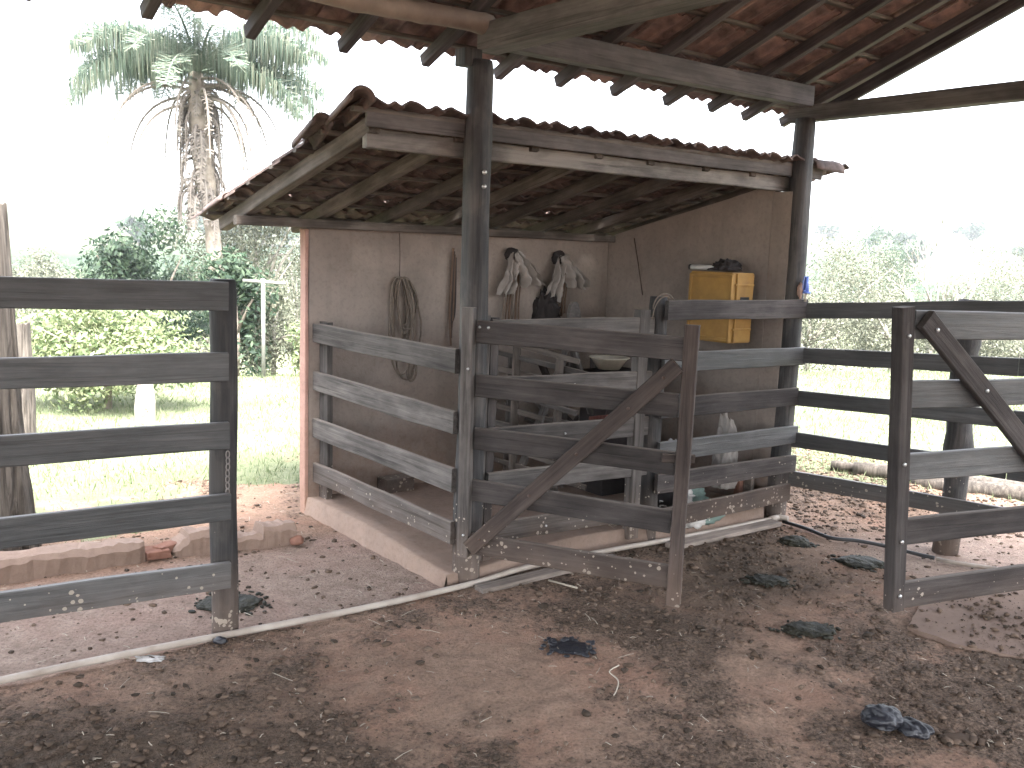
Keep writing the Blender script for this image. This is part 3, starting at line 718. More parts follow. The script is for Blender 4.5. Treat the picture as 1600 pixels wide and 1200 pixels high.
# ------------------------------------------------------------------ kerb, pipe, planks, slab, bricks
kb = thing('broken_kerb', 'low broken plastered masonry kerb behind the left fence, red bricks showing', 'kerb', P(-1.2, .95))
def kerbpiece(s0, s1, t0, t1, h, w, nm='kerb_piece', seed=0, prof=None):
    V = []; Fc = []; n = 80; o = WM[kb].translation
    for i in range(n+1):
        u = i/n; s_ = s0+(s1-s0)*u; t_ = t0+(t1-t0)*u
        hh = h*(1+.15*mn.noise(Vector((s_*5, seed, 0))))
        if prof: hh *= prof(u)
        e = 1 if 0 < i < n else .8
        for (dt, z) in ((-w/2, -.05), (-w/2, hh*.75), (-w/2+.02, hh*.97), (0, hh), (w/2-.02, hh*.96), (w/2, hh*.7), (w/2, -.05)):
            j = .012*mn.noise(Vector((s_*12, dt*40, z*20+seed)))+.009*mn.noise(Vector((s_*45, dt*60, z*50+seed)))
            V.append(P(s_, t_+(dt*e)+j, z+j)-o)
    for i in range(n):
        for k in range(6): a = i*7+k; Fc.append((a, a+7, a+8, a+1))
    Fc.append(tuple(range(0, 7))); Fc.append(tuple(range(n*7+6, n*7-1, -1)))
    return obj(nm, mesh(nm, V, Fc, M_KERB, False), Matrix.Translation(o), kb)
kerbpiece(-3.6, -1.22, 1.25, 1.08, .115, .17, seed=1)
kerbpiece(-1.08, -.45, 1.08, .99, .13, .15, seed=4, prof=lambda u: .35+.65*min(1, max(.0, (1 if u < .5 else (.35 if u < .72 else 1.0)) if u > .12 else u*6)))
for s_, t_, z_, r_ in ((-1.16, 1.02, .02, .1), (-1.1, 1.06, .03, .5), (-1.19, 1.08, .015, -.4), (-.95, 1.05, .045, .2)):
    me = bpy.data.meshes.new('brick'); bm = bmesh.new(); bmesh.ops.create_cube(bm, size=1); bmesh.ops.scale(bm, vec=(.12, .07, .045), verts=bm.verts); bm.to_mesh(me); bm.free(); me.materials.append(M_BRICK)
    finish(me, .006, 2, .012, 14); obj('brick', me, Matrix.Translation(P(s_, t_, z_+.02)) @ Matrix.Rotation(r_+.6, 4, 'Z'), kb)
tag(lump('brick_fragment', G(-.46, .90)+Vector((0, 0, .025)), (.04, .035, .035), M_BRICK, sub=2, amp=.3, rot=.4), 'small red brick fragment at the end of the broken kerb', 'brick')

pipe = thing('water_pipe', 'long dirty white plastic water pipe lying along the ground to the shed corner', 'pipe', P(0, -.1))
pts = []
for i in range(60):
    u = i/59; s_ = -3.2+(2.24+3.2)*u; pts.append(P(s_, -.095+.012*math.sin(s_*1.7), .022+.006*math.sin(s_*3)+(.02 if s_ > 0 else 0)*min(1, max(0, s_)*4)))
pipe_r = .0145
tube('pipe_run', pts, pipe_r, M_PVC, pipe, 12)
tube('coupling', [pts[-1]-DX*.06, pts[-1]+DX*.01], .019, M_PVC, pipe, 12)
tube('elbow', [pts[-1]-DX*.005, pts[-1]+DX*.035, pts[-1]+DX*.045-DY*.05], .018, M_PVC, pipe, 12)
hp = [(2.27, -.13), (2.25, -.3), (2.22, -.5), (2.30, -.62), (2.37, -.77), (2.39, -.93), (2.41, -1.02)]
def smooth(pts, n=8):
    out = []
    for i in range(len(pts)-1):
        p0 = pts[max(i-1, 0)]; p1 = pts[i]; p2 = pts[i+1]; p3 = pts[min(i+2, len(pts)-1)]
        for k in range(n):
            t = k/n; out.append((p1*2+(p2-p0)*t+(p0*2-p1*5+p2*4-p3)*t*t+(p1*3-p0-p2*3+p3)*t**3)*.5)
    return out+[pts[-1]]
hpts = smooth([G(*q)+Vector((0, 0, .022)) for q in hp])
tag(tube('black_hose', hpts, .011, M_HOSE, None, 10), 'black hose leaving the pipe elbow and curving across the mud', 'hose')
tag(tube('pale_pipe', [G(2.41, -1.03)+Vector((0, 0, .02)), G(2.44, -1.12)+Vector((0, 0, .018)), G(2.51, -1.24)+Vector((0, 0, .02)), G(2.75, -1.7)+Vector((0, 0, .02))], .012, M_PVC, None, 10), 'short pale pipe continuing the black hose beside the right post', 'pipe')

def plank(s0, t0, s1, t1, w, lab, z=.02):
    a = P(s0, t0, z); b = P(s1, t1, z+.008)
    o = board('loose_plank', a, b, w, .026, M_PLANK, None, up=(b-a).cross(Vector((0, 0, 1))), seg=12, warp=.006)
    tag(o, lab, 'plank')
plank(-.04, -.17, .85, -.155, .075, 'loose grey plank lying along the pipe beside the main post')
plank(1.25, -.165, 2.17, -.155, .085, 'pale loose plank on the dirt in front of the six-board panel', .03)

# cement slab patch right
out = [(1.85, 3.90), (1.93, 3.80), (2.03, 3.70), (2.2, 3.62), (2.35, 3.5), (2.9, 3.3), (4, 3.3), (4.2, 4.9), (3.0, 4.85), (2.6, 4.55), (2.3, 4.42), (2.05, 4.2), (1.93, 4.02)]
V = []; pts2 = []
for i in range(len(out)):
    a = out[i]; b = out[(i+1) % len(out)]
    for k in range(6):
        u = k/6; x = a[0]+(b[0]-a[0])*u; y = a[1]+(b[1]-a[1])*u
        nx_ = .02*mn.noise(Vector((x*9, y*9, 0))); pts2.append((x+nx_, y+nx_))
n = len(pts2); V = [(x, y, .026+.004*mn.noise(Vector((x*4, y*4, 1)))) for x, y in pts2]+[(x-.0, y, -.04) for x, y in pts2]
Fc = [tuple(range(n))]+[(i, i+n, (i+1) % n+n, (i+1) % n) for i in range(n)]
M_SLAB = wallmat('slab_cement', (.23, .165, .14), (.17, .12, .095))
tag(obj('concrete_slab', mesh('concrete_slab', V, Fc, M_SLAB), Matrix.Identity(4)), kind='structure')

# ------------------------------------------------------------------ dung pats
def pat(p, a, b, h, lab, mat=M_DUNG, seed=0, rot=0, **kw):
    h *= .7
    o = lump('dung_pat', Vector((p[0], p[1], gz(p[0], p[1])+h*.3)), (a, b, h), mat, sub=5, amp=.14, sc=1.6, fold=.07, seed=seed, rot=rot, **kw); tag(o, lab, 'dung', 'dung pats on the yard floor')
    me = o.data; bm = bmesh.new(); bm.from_mesh(me); r = random.Random(seed)
    for k in range(34):
        q = r.uniform(0, 6.28); e = r.uniform(.85, 1.5); z = r.uniform(.006, .016)*(1.6-e*.6)
        M = Matrix.Translation((math.cos(q)*a*e, math.sin(q)*b*e, -h*.3+z*.3)) @ Matrix.Rotation(r.uniform(0, 3), 4, 'Z') @ Matrix.Diagonal((z*r.uniform(1, 2), z*r.uniform(.7, 1.3), z*.6, 1))
        bmesh.ops.create_icosphere(bm, subdivisions=2, radius=1, matrix=M)
    bm.to_mesh(me); bm.free()
pat((1.376, 3.837), .115, .07, .032, 'glossy dark dung pat in the open floor below the right gate', seed=1, ridge=.06)
pat((1.982, 4.798), .13, .1, .035, 'dark dung pat with pale sheen beside the black hose', seed=2, ridge=.05)
pat((1.36, 4.425), .1, .06, .022, 'flat greenish dung pat right of the open gate', seed=3, ridge=.06)
pat((1.71, 5.12), .09, .07, .05, 'small heaped dung pat by the end of the pale plank', seed=4)
pat((-1.27, 3.93), .14, .11, .03, 'crumbled dark dung around the foot of the left fence post', seed=5)
pat((1.621, 2.959), .06, .035, .012, 'small dry brown dung pat near the bottom right corner', mat=M_CLOD, seed=6)
pat((.285, 3.59), .085, .07, .008, 'wet flat grey dung smear in the middle of the floor', mat=M_BLUEDUNG, seed=8)
lb = lump('crumpled_black_bag', Vector((1.385, 3.03, .035)), (.075, .065, .045), M_BLUEDUNG, sub=5, amp=.12, sc=1.8, fold=.05, seed=9, ridge=.03)
tag(lb, 'crumpled shiny black lump with a ribbed flap, bottom right of the floor', 'bag')
lump('ribbed_flap', Vector((1.475, 2.985, .025)), (.065, .05, .03), M_BLUEDUNG, lb, sub=5, amp=.08, sc=1.5, fold=.03, seed=11, ridge=.09, rot=-.4)

# ------------------------------------------------------------------ clods and straw
ico = bmesh.new(); bmesh.ops.create_icosphere(ico, subdivisions=1, radius=1); IV = np.array([v.co[:] for v in ico.verts]); IF = np.array([[v.index for v in f.verts] for f in ico.faces]); ico.free()
def inslab(x, y):
    if x < 1.8 or y < 3.2 or y > 5: return False
    c = False; j = len(out)-1
    for i in range(len(out)):
        (xi, yi), (xj, yj) = out[i], out[j]
        if (yi > y) != (yj > y) and x < (xj-xi)*(y-yi)/(yj-yi)+xi: c = not c
        j = i
    return c
def scatter_clods(n, fn, smin, smax, name, mat, lab=None):
    xs, ys = fn(n); n = len(xs); r = smin+(smax-smin)*rng.random(n)**6
    z = height(xs, ys); z = np.where(np.array([inslab(a, b) for a, b in zip(xs, ys)]), .03, z); V = IV[None]*(1+.85*(rng.random((n, len(IV), 1))-.5)); sc = np.stack([r*(.8+.8*rng.random(n)), r*(.7+.6*rng.random(n)), r*(.4+.4*rng.random(n))], -1)
    a = rng.random(n)*6.28; V = V*sc[:, None]; c, s = np.cos(a)[:, None], np.sin(a)[:, None]
    V = np.stack([V[..., 0]*c-V[..., 1]*s, V[..., 0]*s+V[..., 1]*c, V[..., 2]], -1)+np.stack([xs, ys, z+r*.12], -1)[:, None]
    Fa = (IF[None]+np.arange(n)[:, None, None]*len(IV)).reshape(-1, 3)
    tag(obj(name, npmesh(name, V.reshape(-1, 3), Fa, mat), Matrix.Identity(4)), kind='stuff')
def dist_yard(n):
    x = rng.uniform(-3.2, 3.6, n*3); y = rng.uniform(2.0, 8, n*3); g, c, d = masks(x, y); s, t = to_st(x, y)
    w = .03+.6*d+.95*crumbs(x, y)**1.5+.05*c
    w = w*(g < .6)*~((s > -.15) & (s < 2.35) & (t > -.05) & (t < 1.6))
    w = np.where((x > 1.9) & (y > 5.4), 1.0, w); k = rng.random(len(x)) < w; return x[k][:n], y[k][:n]
scatter_clods(40000, dist_yard, .0022, .017, 'dirt_clods', M_CLOD)
scatter_clods(700, dist_yard, .008, .024, 'loose_earth_lumps', M_CLOD)
def straws(n):
    V = []; Fc = []
    for i in range(n):
        x = random.uniform(-2.4, 3); y = random.uniform(2.0, 6.2); s, t = to_st(x, y)
        if -.1 < s < 2.3 and -.0 < t < 1.5: continue
        L = random.uniform(.008, .035) if random.random() < .93 else random.uniform(.05, .11); a = random.uniform(0, 6.3); w = random.uniform(.0007, .0016)
        z = gz(x, y)+.008; dx, dy = math.cos(a)*L/2, math.sin(a)*L/2; px, py = -math.sin(a)*w, math.cos(a)*w; b = len(V); bend = random.uniform(-.3, .3)
        for u, zz in ((-1, 0), (0, .004), (1, random.uniform(0, .008))):
            ox, oy = px*8*bend*(u == 0), py*8*bend*(u == 0)
            V += [(x+dx*u+px+ox, y+dy*u+py+oy, z+zz), (x+dx*u-px+ox, y+dy*u-py+oy, z+zz+.001)]
        Fc += [(b, b+1, b+3, b+2), (b+2, b+3, b+5, b+4)]
    tag(obj('straw_bits', mesh('straw_bits', V, Fc, M_STRAW), Matrix.Identity(4)), kind='stuff')
straws(1500)
def Gpx(x, y): return Vector((x, y, gz(x, y)+.012))
tag(tube('pale_twine', smooth([Gpx(.475, 3.42), Gpx(.43, 3.36), Gpx(.455, 3.28), Gpx(.44, 3.2), Gpx(.425, 3.16)]), .0028, M_STRAW, None, 6), 'crooked strand of pale twine lying on the dirt', 'twine')
tag(tube('dry_stick', [Gpx(.22, 4.33), Gpx(.36, 4.24)], .005, M_STRAW, None, 6), 'short pale stick on the dirt in front of the loose plank', 'stick')
M_PAINT = simple('white_splash', (.42, .4, .38), .6, .3, scale=30)
lp_ = lump('white_lime_splash', Vector((-1.395, 3.345, gz(-1.395, 3.345)+.002)), (.05, .028, .006), M_PAINT, sub=4, amp=.6, sc=3, seed=3); tag(lp_, 'small white splash on the dirt beside the pipe, left foreground', 'splash')
tag(lump('blue_black_stone', Vector((-1.17, 3.50, .02)), (.03, .022, .018), M_BLUEDUNG, sub=3, amp=.2, seed=2), 'dark bluish stone by the pipe at the foot of the left post', 'stone')

# ------------------------------------------------------------------ things in the shed
def W1(s_, z, off=.03): return P(s_, 1.457-off, z)
# rope halter on its wire
rp_ = thing('rope_halter', 'coil of grey rope hanging from a wire on the back wall left of main post', 'rope', W1(.46, 1.1))
tube('hanging_wire', [W1(.455, 1.75), W1(.462, 1.62), W1(.462, 1.48)], .003, M_DARKBOLT, rp_, 6)
for k in range(7):
    w = .03+.011*k; b0 = .62-.02*(k % 3)+(.0 if k < 5 else -.0); L = (.36, .3, .42, .5, .33, .62, .66)[k]; ph = random.random()*6
    pts = []
    for i in range(26):
        a = 2*math.pi*i/26; x = w*math.sin(a)*(1+.15*math.sin(3*a+ph))+.012*k*(-1)**k*.4; z = 1.475-L/2+L/2*math.cos(a)
        pts.append(W1(.475+x+.03*(1-math.cos(a))*.5, z, .02+.012*(k % 3)+.006*math.sin(5*a)))
    tube('rope_loop', pts, .0065, M_ROPE, rp_, 6, True)
tube('rope_tail', smooth([W1(.52, 1.1), W1(.545, .95), W1(.53, .85), W1(.56, .805), W1(.595, .86), W1(.58, 1.0)]), .0065, M_ROPE, rp_, 6)
# strap bundle half hidden by the main post
sb = thing('hanging_straps', 'narrow bundle of dark straps on the back wall just left of the main post', 'strap', W1(.85, 1.3))
for k in range(4):
    tube('strap', smooth([W1(.85+.006*k, 1.67-.02*k), W1(.842+.01*k, 1.45), W1(.835+.012*k, 1.25), W1(.85, 1.03+.05*k)]), .008, M_DKLUMP if k % 2 else M_STRAP, sb, 6)
# two cloth bundles with straps
def drape(name, top, w0, w1, L, mat, parent, lean=0.0, seed=0, n=36, m=22, fr=5.0, amp=.02):
    V = []; Fc = []; o = WM[parent].translation; nr = -DY
    for j in range(m+1):
        v = j/m; w = w0+(w1-w0)*v**.7
        for i in range(n+1):
            u = i/n-.5; ph = seed*1.3+1.2*mn.noise(Vector((v*2, seed, 0)))
            d_ = amp*(.5+v)*math.sin(u*2*math.pi*fr/2+ph)+.03*mn.noise(Vector((u*5, v*4, seed)))+.012*mn.noise(Vector((u*14, v*12, seed)))
            zz = -L*v*(1-.22*mn.noise(Vector((u*4, seed, 2))))+.03*math.cos(u*3)*(1-v)
            V.append(top+DX*(u*w+lean*v+.015*mn.noise(Vector((v*5, u*3, seed))))+nr*(.01+d_+.02*math.sin(v*3))+Vector((0, 0, zz))-o)
    for j in range(m):
        for i in range(n): a = j*(n+1)+i; Fc.append((a, a+1, a+n+2, a+n+1))
    return obj(name, mesh(name, V, Fc, mat, True), Matrix.Translation(o), parent)
def bundle(s_, z, lab, seeds, strapz, side=1, sz=1.0):
    t = thing('cloth_bundle', lab, 'cloth', W1(s_, z, .08))
    lump('hook_block', W1(s_, z+.1, .05), (.05, .03, .05), M_DKLUMP, t, sub=3, seed=seeds, flatb=False)
    drape('cloth', W1(s_-.01, z+.09, .06), .05, .13, .26*sz, M_CLOTH, t, lean=-.06, seed=seeds)
    drape('cloth', W1(s_+.02, z+.1, .085), .05, .2, .2*sz, M_CLOTH, t, lean=.13*side, seed=seeds+3)
    for k in range(6):
        x = s_-.05+.024*k
        tube('strap', smooth([W1(x+.01, z-.0, .06), W1(x, z-.2, .05), W1(x-.01+.004*k, strapz+.02*(k % 3), .04)]), .006 if k % 2 else .009, M_STRAP if k % 3 else M_ROPE, t, 6)
    return t
bundle(1.30, 1.54, 'white cloth bundle with long brown straps hanging right of the main post', 1, 1.13)
b2_ = bundle(1.70, 1.53, 'second cloth bundle, smaller and rounder, hanging nearer the shed corner', 6, 1.2)
lump('dark_drape', W1(1.6, 1.2, .05), (.1, .03, .2), M_DKLUMP, b2_, sub=4, fold=.3, seed=4, flatb=False)
tag(tube('wall_wire', [P(2.19, 1.2, 1.79), P(2.185, 1.14, 1.6), P(2.19, 1.09, 1.39)], .004, M_DARKBOLT, None, 6), 'thin dark wire hanging down the shed side wall', 'wire')
# yellow crate on the side wall
cr = thing('yellow_crate', 'yellow plastic crate fixed on its side to the shed side wall', 'crate', P(2.1, .33, 1.36))
CZ0, CZ1, CT0, CT1, CS0, CS1 = 1.145, 1.575, .17, .49, 2.0, 2.198
block('crate_bottom', CS0, CS0+.012, CT0, CT1, CZ0, CZ1, M_YEL, cr, .005)
for (t0, t1, z0, z1) in ((CT0-.006, CT0+.008, CZ0, CZ1), (CT1-.008, CT1+.006, CZ0, CZ1), (CT0, CT1, CZ0-.006, CZ0+.008), (CT0, CT1, CZ1-.008, CZ1+.006)):
    block('crate_side', CS0+.002, CS1, t0, t1, z0, z1, M_YEL, cr, .003)
for s_ in (2.03,): block('crate_rib', s_, s_+.01, CT0-.02, CT0-.004, CZ0, CZ1, M_YEL, cr, .002)
for z_ in (1.5, 1.22, 1.36): block('crate_rib', CS0+.02, CS1-.01, CT0-.018, CT0-.005, z_, z_+.012, M_YEL, cr, .002)
block('slot_shade_plate', 2.08, 2.16, CT0-.0085, CT0-.0065, 1.33, 1.43, M_BLACKP, cr)  # flat black plate painted as the shade inside the handle slot
o = WM[cr].translation
for (z, t) in ((CZ0+.012, 0), (CZ1-.022, 0)): block('crate_rim', CS0-.008, CS0+.004, CT0-.008, CT1+.008, z-.008, z+.014, M_YEL, cr, .004)
for t in (CT0-.008, CT1-.01): block('crate_rim', CS0-.0085, CS0+.0035, t, t+.018, CZ0+.004, CZ1-.01, M_YEL, cr, .004)
# what lies on the crate
tag(lump('dark_rag', P(2.1, .3, CZ1+.035), (.13, .07, .05), M_DKLUMP, sub=4, amp=.35, fold=.35, seed=3, rot=.8), 'dark rag heaped on top of the yellow crate', 'rag')
rl = tube('paper_roll', [P(2.03, .52, CZ1+.03), P(2.05, .24, CZ1+.032)], [.017, .012], M_WHITE, None, 12); tag(rl, 'white roll lying along the front of the yellow crate top', 'roll')
tube('dark_end', [P(2.03, .535, CZ1+.03), P(2.03, .518, CZ1+.03)], .019, M_BLACKP, rl, 12)
# blue spray head hanging on post B
bl = thing('blue_plastic_scoop', 'blue plastic nozzle with a see-through strap tied to the far shed post', 'nozzle', P(2.33, -.1, 1.5))
c0 = P(2.335, -.11, 1.47)
tube('nozzle_flange', [c0, c0+Vector((0, 0, .012))], [.03, .03], M_BLUE, bl, 14)
tube('nozzle_body', [c0+Vector((0, 0, .012)), c0+Vector((0, 0, .05)), c0+Vector((0, 0, .105))], [.02, .016, .011], M_BLUE, bl, 12)
tube('nozzle_loop', [c0+DX*(-.022+.018*math.cos(a))+Vector((0, -.01, .06+.045*math.sin(a))) for a in [2*math.pi*k/14 for k in range(14)]], .003, M_BLUE, bl, 6, True)
lump('crumpled_wrap', c0+Vector((-.035, 0, .02)), (.018, .016, .05), simple('tan_wrap', (.4, .27, .22), .6), bl, sub=3, fold=.3, flatb=False)
tube('nozzle_tail', [c0, c0-Vector((0, 0, .05))], .008, M_CREAM, bl, 8)
# trestle with pointed board, slatted rack, basin
tr = thing('wooden_trestle', 'tall wooden trestle of splayed boards inside the shed behind the gates', 'trestle', P(1.45, .8, FL))
ap = P(1.32, .82, 1.31)
board('leg', P(1.05, 1.0, FL), P(1.36, .82, 1.18), .055, .028, M_GREY, tr, up=DY, seg=8)
board('leg', P(1.66, .72, FL), P(1.28, .8, 1.18), .055, .028, M_GREY, tr, up=DY, seg=8)
board('leg', P(1.40, .95, FL), P(1.33, .86, 1.18), .06, .03, M_GREY, tr, up=DY, seg=8)
board('leg', P(1.78, .95, FL), P(1.37, .9, 1.1), .05, .028, M_GREY, tr, up=DY, seg=8)
V = [P(1.25, .8, 1.12), P(1.42, .8, 1.12), P(1.36, .8, 1.34), P(1.345, .8, 1.36), P(1.32, .8, 1.36), P(1.30, .8, 1.34)]; n = len(V); o = WM[tr].translation
V = [v-o for v in V]+[v-o+DY*.025 for v in V]
obj('pointed_board', mesh('pointed_board', V, [tuple(range(n)), tuple(range(2*n-1, n-1, -1))]+[(i, i+n, (i+1) % n+n, (i+1) % n) for i in range(n)], M_GREY), Matrix.Translation(o), tr)
board('crossbar', P(1.1, .78, .62), P(1.6, .76, .5), .05, .025, M_GREY, tr, seg=6)
rk = thing('slatted_rack', 'low wooden slatted rack leaning inside the shed near the main post', 'rack', P(.9, .8, FL))
for k, z in enumerate((1.04, .95, .84, .72, .6, .48, .36, .24)):
    board('slat', P(.93, 1.3, z+.09), P(1.16+.1*(k % 3), .55, z-.03), .035, .02, M_GREY if k % 2 else M_RAFTER, rk, seg=6)
for s_, t_ in ((.95, 1.28), (1.05, 1.0), (1.14, .7)):
    board('upright', P(s_, t_, FL), P(s_, t_, 1.12-.1*(s_ > 1.1)), .05, .03, M_RAFTER, rk, up=DX, seg=6)
board('upright', P(1.2, 1.25, FL), P(1.1, 1.1, 1.0), .07, .02, M_GREY, rk, up=DX, seg=6)
wp = thing('scrap_wood_pile', 'tangle of dull brown offcuts leaning in the shed corner behind the trestle', 'wood pile', P(1.7, 1.15, FL))
rw = random.Random(5)
for k in range(13):
    a = P(rw.uniform(1.3, 2.0), rw.uniform(.75, 1.1), FL+rw.uniform(0, .1)); b = P(rw.uniform(1.3, 2.05), rw.uniform(1.2, 1.42), rw.uniform(.45, .95))
    board('offcut', a, b, rw.uniform(.03, .07), .022, (M_GREY, M_RAFTER, M_BRACE)[k % 3], wp, up=DY, seg=5)
bs = thing('cream_basin', 'cream plastic basin on a dark box behind the open gate', 'basin', P(1.56, .72, .9))
pr = [(.0, .0), (.07, .0), (.12, .07), (.135, .075), (.13, .08), (.115, .072), (.065, .008), (0, .008)]
V = []; Fc = []; n = 24
for r, z in pr:
    for k in range(n): a = 2*math.pi*k/n; V.append((math.cos(a)*r, math.sin(a)*r, z+.93))
for j in range(len(pr)-1):
    for k in range(n): Fc.append((j*n+k, j*n+(k+1) % n, (j+1)*n+(k+1) % n, (j+1)*n+k))
obj('basin_shell', mesh('basin_shell', [Vector(v)-Vector((0, 0, .9)) for v in V], Fc, M_CREAM, True), WM[bs], bs)
db = block('dark_box', 1.46, 1.8, .62, .86, FL, .92, M_DKLUMP, None, .01); tag(db, 'dark box standing inside the shed under the cream basin', 'box')
# spring
tag(tube('rusty_spring', [P(1.08+.0016*i, .35, .69)+Vector((.0, .02*math.cos(i*.9), .02*math.sin(i*.9))) for i in range(100)], .004, M_SPRING, None, 5), 'rusty red coil spring lying on the closed gate, behind the diagonal brace', 'spring')
# clutter behind the right panel
tag(lump('feed_sack', P(1.72, .22, .17), (.21, .1, .08), M_SACK, sub=5, amp=.2, fold=.22, seed=5, rot=.6), 'white woven feed sack with green print lying on the shed floor', 'sack')
sk = lump('sack_flap', P(1.62, -.035, .1), (.17, .02, .045), M_SACK, sub=4, amp=.3, fold=.4, seed=12, rot=.6, flatb=False); tag(sk, 'crumpled plastic sheet hanging over the platform lip below the fence panel', 'sheet')
tag(lump('standing_sack', P(2.04, .16, .33), (.08, .07, .33), M_CLOTH, sub=5, amp=.3, fold=.1, seed=7), 'tall dusty peaked sack standing against the shed side wall', 'sack')
tag(lump('clear_bag', P(1.66, .25, .47), (.09, .05, .06), simple('milky_bag', (.5, .5, .5), .3, .5), sub=4, amp=.2, fold=.4, seed=8, rot=.5), 'small milky plastic bag resting on the dark tub', 'bag')
tb_ = thing('dark_tub', 'dark plastic tub behind the six-board panel', 'tub', P(1.6, .28, FL))
tube('tub_wall', [P(1.6, .28, FL), P(1.6, .28, .4), P(1.6, .28, .42)], [.13, .16, .165], M_BLACKP, tb_, 20)
ob = block('upright_block', 2.12, 2.16, .1, .14, FL, .3, M_BRICK, None, .004); tag(ob, 'pinkish upright block on the platform by the side wall', 'block')
ob = block('upright_offcut', 2.17, 2.2, .05, .1, FL, .3, M_PLANK, None, .004); tag(ob, 'short pale timber offcut standing beside the pinkish block', 'offcut')
ob = block('dark_wedge', .32, .52, 1.3, 1.42, FL, .2, M_GATE, None, .006); tag(ob, 'dark timber block on the floor against the back wall', 'block')
hay = []; hf = []
for i in range(240):
    a = random.uniform(0, 6.28); L = random.uniform(.03, .1); c = P(random.uniform(1.02, 1.3), random.uniform(.06, .24), FL+random.uniform(.0, .06)); dd = Vector((math.cos(a)*L, math.sin(a)*L, random.uniform(-.02, .05))); w = Vector((0, 0, .002)); b = len(hay)
    hay += [c, c+dd, c+dd+w, c+w]; hf.append((b, b+1, b+2, b+3))
tag(obj('hay_wisps', mesh('hay_wisps', hay, hf, M_STRAW), Matrix.Identity(4)), kind='stuff')

# ------------------------------------------------------------------ logs beyond the right fence
def log(p0, p1, r, lab):
    o = tube('fallen_log', [Vector(p0)+(Vector(p1)-Vector(p0))*k/12+Vector((0, 0, .02*mn.noise(Vector((k, r, 1))))) for k in range(13)], [r*(1+.1*math.sin(k*1.3)) for k in range(13)], M_OLDPOST, None, 12, jit=.08); tag(o, lab, 'log')
log((2.75, 6.98, .05), (4.6, 6.1, .06), .055, 'long weathered log on the ground beyond the corral fence')
log((3.05, 6.6, .05), (4.4, 6.05, .05), .07, 'thicker dark log lying in front of the long log')
log((2.62, 7.12, .04), (3.3, 6.82, .04), .04, 'thin short log nearest the shed, left end of the log pile')

# ------------------------------------------------------------------ pasture grass
def grass(n):
    x = rng.uniform(-9, 10, n*4); y = 4.6+rng.random(n*4)**1.2*13; g, c, d = masks(x, y); s, t = to_st(x, y)
    k = (rng.random(n*4) < g*(.35+.65*(fbm(x, y, 2, 3, 5)+.5))) & (y < 16+x*.3) & ~((s > -.2) & (s < 2.5) & (t < 1.7))
    x, y = x[k][:n], y[k][:n]; n = len(x); z = height(x, y)
    h = (.015+.05*rng.random(n)**2)*(1+.03*y); a = rng.random(n)*6.28; w = .0022+.0006*y*.6; l = (rng.random((n, 2))-.5)*h[:, None]*1.2
    V = np.zeros((n, 3, 3)); V[:, 0] = np.stack([x-np.cos(a)*w, y-np.sin(a)*w, z], -1); V[:, 1] = np.stack([x+np.cos(a)*w, y+np.sin(a)*w, z], -1); V[:, 2] = np.stack([x+l[:, 0], y+l[:, 1], z+h], -1)
    tag(obj('pasture_grass', npmesh('pasture_grass', V.reshape(-1, 3), np.arange(n*3).reshape(-1, 3), M_GRASS), Matrix.Identity(4)), kind='stuff')
grass(110000)

# ------------------------------------------------------------------ trees and shrubs
def crown_mesh(c, rad, n, leaf, mat, clumps=14, seed=0, up=.3, shell=.5):
    r = np.random.default_rng(seed); cc = r.normal(size=(clumps, 3)); cc /= np.linalg.norm(cc, axis=1)[:, None]; cc *= (.35+.5*r.random((clumps, 1)))
    cr = .28+.25*r.random(clumps); k = r.integers(0, clumps, n); d = r.normal(size=(n, 3)); d /= np.linalg.norm(d, axis=1)[:, None]
    p = cc[k]+d*cr[k][:, None]*(r.random((n, 1))**(shell)); p = p*np.array(rad)+np.array(c)
    nrm = d+r.normal(size=(n, 3))*.6+np.array([0, 0, up]); nrm /= np.linalg.norm(nrm, axis=1)[:, None]
    a = np.cross(nrm, r.normal(size=(n, 3))); a /= np.linalg.norm(a, axis=1)[:, None]; b = np.cross(nrm, a); L = leaf*(.6+.8*r.random((n, 1)))
    V = np.stack([p-a*L, p-b*L*.38, p+a*L, p+b*L*.38], 1); return V.reshape(-1, 3), np.arange(n*4).reshape(-1, 4)
def tree(name, lab, cat, x, y, z0, h, rad, n, leaf, mat, trunk=.05, bark=M_BARK, group=None, seed=0, clumps=14, limbs=5, cz=None):
    base = Vector((x, y, z0)); T = thing(name, lab, cat, base, group); ch = cz if cz is not None else h-rad[2]
    V, Fa = crown_mesh((0, 0, ch), rad, n, leaf, mat, clumps, seed); obj('crown', npmesh('crown', V, Fa, mat), Matrix.Translation(base), T)
    r = random.Random(seed); Vt = []; Ft = []
    def add(pts, rs):
        nonlocal Vt, Ft
        v, f_ = tube_mesh(pts, rs, None, 7); Ft += [tuple(q+len(Vt) for q in ff) for ff in f_]; Vt += v
    add([Vector((0, 0, -.1)), Vector((.02*h, .01, ch*.5)), Vector((0, 0, ch+.2*rad[2]))], [trunk, trunk*.75, trunk*.35])
    for k in range(limbs):
        a = r.uniform(0, 6.28); q = r.uniform(.4, .8); st_ = Vector((0, 0, ch*r.uniform(.35, .8))); e = Vector((math.cos(a)*rad[0]*q, math.sin(a)*rad[1]*q, ch+rad[2]*r.uniform(-.2, .6)))
        add([st_, (st_+e)/2+Vector((0, 0, .05*h)), e], [trunk*.5, trunk*.35, trunk*.12])
    obj('trunk', mesh('trunk', Vt, Ft, bark, True), Matrix.Translation(base), T); return T
tree('leafy_shrub', 'big light green leafy shrub seen between the boards of the left fence', 'shrub', -3.95, 8.6, gz(-3.95, 8.6), 1.15, (.92, .7, .62), 15000, .03, M_LEAF, .04, seed=3, clumps=26, cz=.58)
